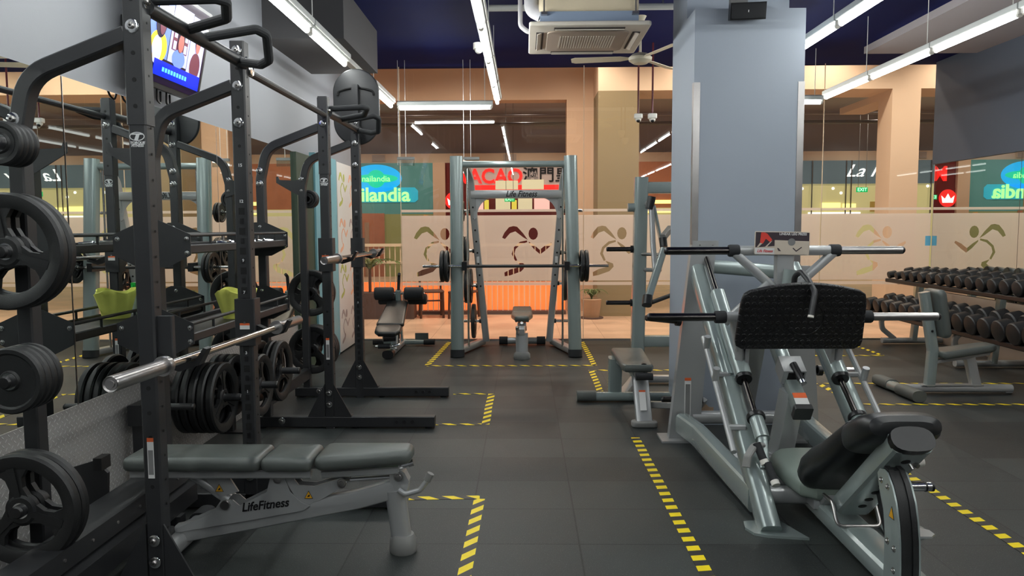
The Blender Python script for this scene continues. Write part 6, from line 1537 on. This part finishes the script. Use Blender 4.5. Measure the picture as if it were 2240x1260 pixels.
MB().loft([(XC, 3.32, 0.56), (XC, 3.31, 0.57), (XC, 3.26, 0.605), (XC, 3.16, 0.66), (XC, 3.08, 0.695), (XC, 3.045, 0.708), (XC, 3.03, 0.712)], oval,
          [0.22, 0.29, 0.33, 0.335, 0.325, 0.295, 0.22], [0.06, 0.12, 0.15, 0.15, 0.13, 0.09, 0.04], 'vinyl_black', up=nn).obj('head_pad', LP)
bs = [V((XC, 3.52, 0.20)), V((XC, 3.005, 0.655))]
dv = (bs[1] - bs[0]).normalized(); nb = V((0, -dv.z, dv.y)); nb = -nb if nb.z > 0 else nb
mb = MB().rtube(bs, 0.165, 0.10, 'silver_green', c=0.03, n=3, up=nb)
for k in range(7):
    p = bs[0] + (bs[1] - bs[0]) * (0.16 + k * 0.12) + nb * 0.050
    mb.cyl(p, p + nb * 0.0012, 0.019, 'hole_black', n=16)
mb.obj('back_support', LP)
MB().otube([bs[1] - dv * 0.005, bs[1] + dv * 0.03], 0.175, 0.11, 'black_plastic', up=nb).obj('support_cap', LP)
MB().tube([(XC - 0.10, 3.60, 0.22), (XC - 0.10, 3.50, 0.22), (XC - 0.10, 3.43, 0.13), (XC + 0.10, 3.43, 0.13), (XC + 0.10, 3.50, 0.22), (XC + 0.10, 3.60, 0.22)], 0.009, 'steel_brushed', 10, fr=0.03).obj('wire_loop', LP)
MB().rtube([(XC, 4.42, 0.10), (XC, 3.9, 0.085), (XC, 2.62, 0.065)], 0.16, 0.10, 'silver_green', c=0.035, n=3, fr=0.2).obj('centre_beam', LP)
MB().otube([(XC - 0.3, 2.62, 0.055), (XC + 0.3, 2.62, 0.055)], 0.09, 0.09, 'silver_green').obj('rear_foot', LP)
MB().rtube([(XC, 3.80, 0.12), (XC, 3.70, 0.21)], 0.14, 0.12, 'silver_paint', c=0.015, n=2).span((XC - 0.1, 3.72, 0.10), (XC + 0.1, 4.05, 0.165), 'silver_paint').obj('seat_bracket', LP)
# curved adjuster with pale cheek plates and a black band between
arcp = [(2.88, 0.08), (2.88, 0.18), (2.888, 0.28), (2.905, 0.36), (2.93, 0.43), (2.965, 0.485), (3.01, 0.525), (3.04, 0.53)]
inner = [(3.07, 0.525), (3.09, 0.50), (3.07, 0.44), (3.03, 0.37), (3.01, 0.27), (3.01, 0.08)]
for s in (-1, 1):
    o = MB().prism((arcp + inner)[::-1], 0.007, 'silver_green', axis='X', at=XC - 0.045 + s * 0.038).obj('cheek_plate', LP)
    if s < 0:
        for (y, z) in ((3.055, 0.48), (3.0, 0.47), (2.985, 0.25), (2.93, 0.24), (2.93, 0.15)): bolt(o, (XC - 0.045 - 0.042, y, z), '-X', s=0.5)
        a0 = XC - 0.045 - 0.0425
        MB().prism([(2.935, 0.355), (2.98, 0.355), (2.958, 0.405)], 0.001, 'logo_black', axis='X', at=a0).prism([(2.939, 0.358), (2.976, 0.358), (2.958, 0.399)], 0.0014, 'warn_yellow', axis='X', at=a0 - 0.0004).obj('warning_label', o)
MB().sweep([V((XC - 0.045, y + 0.012, z)) for y, z in arcp], [(-0.033, -0.02), (0.033, -0.02), (0.033, 0.012), (0.012, 0.012), (0.012, 0.006), (-0.012, 0.006), (-0.012, 0.012), (-0.033, 0.012)], 'rubber_black', up=(0, -1, 0)).obj('guide_band', LP)
MB().cyl((XC + 0.0, 2.99, 0.475), (XC + 0.08, 2.99, 0.475), 0.019, 'chrome', n=16).cyl((XC + 0.055, 2.99, 0.475), (XC + 0.062, 2.99, 0.475), 0.0205, 'black_plastic', n=16).cyl((XC + 0.08, 2.99, 0.475), (XC + 0.09, 2.99, 0.475), 0.0195, 'black_plastic', n=16).obj('adjuster_knob', LP)
MB().prism([(XC - 0.005, 2.90), (XC + 0.045, 2.90), (XC + 0.07, 2.925), (XC + 0.07, 2.965), (XC + 0.045, 2.99), (XC - 0.005, 2.99)], 0.008, 'silver_paint', axis='Z', at=0.30).obj('foot_pedal', LP)
MB().cyl((XC + 0.02, 3.10, 0.56), (XC + 0.05, 3.03, 0.545), 0.010, 'steel_brushed', n=10).cyl((XC + 0.0, 3.10, 0.615), (XC + 0.035, 3.04, 0.53), 0.008, 'steel_brushed', n=10).cyl((XC - 0.04, 3.10, 0.615), (XC + 0.05, 3.10, 0.615), 0.006, 'steel_brushed', n=10).obj('link_rod', LP)
MB().rtube([(XC + 0.02, 3.10, 0.09), (XC + 0.03, 3.30, 0.40)], 0.05, 0.05, 'black_plastic').obj('damper', LP)
MB().cyl((XC + 0.05, 3.22, 0.48), (XC + 0.14, 3.22, 0.50), 0.012, 'chrome', n=10).cyl((XC + 0.10, 3.22, 0.50), (XC + 0.17, 3.22, 0.505), 0.02, 'white_plastic', n=14).obj('side_handle', LP)

# ================================================================= UTILITY BENCH
UB = thing('utility_bench', (3.9, 6.8, 0), 'upright silver utility bench with grey seat and backrest before the dumbbell rack', 'bench')
MB().otube([(3.42, 6.82, 0.05), (4.42, 6.80, 0.05)], 0.085, 0.07, 'silver_paint').span((3.60, 6.76, 0.08), (4.15, 6.84, 0.088), 'silver_paint').obj('base_beam', UB)
MB().otube([(4.36, 6.80, 0.02), (4.42, 6.80, 0.02)], 0.06, 0.035, 'grey_plastic').obj('rubber_foot', UB)
MB().otube([(3.40, 7.18, 0.05), (3.42, 6.46, 0.05)], 0.10, 0.085, 'silver_green').obj('cross_foot', UB)
for y0, y1 in ((7.20, 6.94), (6.76, 6.45)): MB().otube([(3.408, y0, 0.052), (3.415, y1, 0.052)], 0.125, 0.10, 'pad_grey').obj('foot_grip', UB)
pk_ = MB().rtube([(3.68, 6.80, 0.07), (3.70, 6.80, 0.40), (3.60, 6.80, 0.93)], 0.075, 0.085, 'silver_green', fr=0.08, c=0.015, n=2, up=(1, 0, 0))
for z, x in ((0.74, 3.635), (0.58, 3.667)): pk_.cyl((x, 6.757, z), (x, 6.754, z), 0.011, 'hole_black', n=10)
pk_.obj('back_post', UB)
MB().pad(rrect(0.30, 0.44, 0.05), 0.075, 'vinyl_grey', T(3.69, 6.80, 0.735) @ Matrix.Rotation(-0.17, 4, 'Y') @ Matrix.Rotation(PI / 2, 4, 'Z') @ Matrix.Rotation(PI / 2, 4, 'X'), crown=0.005).obj('back_pad', UB)
MB().pad([(0.0, -0.12), (0.02, -0.14), (0.45, -0.105), (0.50, -0.07), (0.50, 0.07), (0.45, 0.105), (0.02, 0.14), (0.0, 0.12)], 0.07, 'vinyl_grey', T(3.74, 6.80, 0.33) @ Matrix.Rotation(-0.14, 4, 'Y'), crown=0.005).obj('seat_pad', UB)
MB().rtube([(3.70, 6.80, 0.29), (4.20, 6.80, 0.372)], 0.06, 0.03, 'silver_paint').obj('seat_rail', UB)
MB().rtube([(4.10, 6.80, 0.07), (4.03, 6.80, 0.335)], 0.07, 0.085, 'silver_paint', c=0.012, n=2, up=(1, 0, 0)).obj('front_post', UB)
MB().rtube([(4.20, 6.80, 0.37), (4.26, 6.8, 0.42)], 0.03, 0.02, 'steel_brushed').obj('seat_catch', UB)

# ================================================================= DUMBBELL RACK
DR = thing('dumbbell_rack', (4.8, 8.4, 0), 'two tier dumbbell rack along the right mirror', 'dumbbell rack')
for (xa, za, y0, y1) in ((4.78, 0.845, 6.3, 9.92), (4.46, 0.46, 6.3, 9.8)):
    t = MB()
    for dxx, dz in ((0.0, 0.0), (0.24, 0.05)):
        t.rtube([(xa + dxx, y0, za + dz - 0.03), (xa + dxx, y1, za + dz - 0.03)], 0.075, 0.05, 'black_plastic', c=0.008)
    t.span((xa + 0.03, y0, za - 0.05), (xa + 0.21, y1, za - 0.035), 'black_plastic')
    t.obj('tray', DR)
for y in (6.45, 8.05, 9.7):
    MB().rtube([(5.02, y, 0.05), (5.10, y, 0.90)], 0.07, 0.09, 'silver_green', c=0.015, n=2, up=(0, 1, 0)).obj('upright', DR)
    MB().otube([(4.62, y, 0.05), (5.38, y, 0.05)], 0.08, 0.07, 'silver_paint').obj('foot', DR)
    MB().rtube([(4.78, y, 0.07), (4.62, y, 0.20), (4.60, y, 0.32), (4.72, y, 0.42), (4.84, y, 0.43)], 0.06, 0.05, 'silver_paint', fr=0.09, c=0.012, n=2, up=(0, 1, 0)).obj('curved_bracket', DR)
    MB().rtube([(5.10, y, 0.86), (4.80, y, 0.80)], 0.06, 0.05, 'silver_paint').rtube([(5.04, y, 0.42), (4.5, y, 0.40)], 0.06, 0.05, 'silver_paint').obj('tray_bracket', DR)
def dumbbell(x, y, z, r, label, group):
    # axis along X; centre between the tray rails
    L = 0.075 + r * 0.55
    mb = MB()
    hp_ = [(0, 0), (r * 0.72, 0), (r * 0.80, 0.003), (r * 0.92, 0.004), (r, 0.014), (r, L - 0.014), (r * 0.9, L), (0.011, L)]
    mb.lathe(hp_ + [(a, 2 * L + 0.124 - h_) for a, h_ in hp_[::-1]], (-(0.062 + L), 0, 0), (1, 0, 0), 'dumbbell_rubber', 26)
    o = mb.obj('dumbbell', origin=(0, 0, 0)); o.location = (x, y, z); o.rotation_euler = (0, -0.2, 0)
    h = MB().lathe([(0.012, -0.075), (0.017, -0.07), (0.015, -0.04), (0.0175, 0), (0.015, 0.04), (0.017, 0.07), (0.012, 0.075)], (0, 0, 0), (1, 0, 0), 'chrome', 16).obj('handle', origin=(0, 0, 0))
    h.location = (0, 0, 0); h.parent = o
    return tag(o, label, 'dumbbell', group)
n_up = 18
for i in range(n_up):
    y = 9.84 - i * 0.198; r = 0.052 + 0.0016 * i + (0.006 if i > 1 else -0.006)
    dumbbell(4.90, y, 0.895 + r * 0.92 - 0.02, r, 'black rubber dumbbell on the upper tier, %s from the glass end' % ORD[i], 'dumbbells on the upper tier')
n_lo = 15
for i in range(n_lo):
    y = 9.66 - i * 0.222; r = 0.082 + 0.0018 * i
    dumbbell(4.58, y, 0.51 + r * 0.95 - 0.03, r, 'black rubber dumbbell on the lower tier, %s from the glass end' % ORD[i], 'dumbbells on the lower tier')
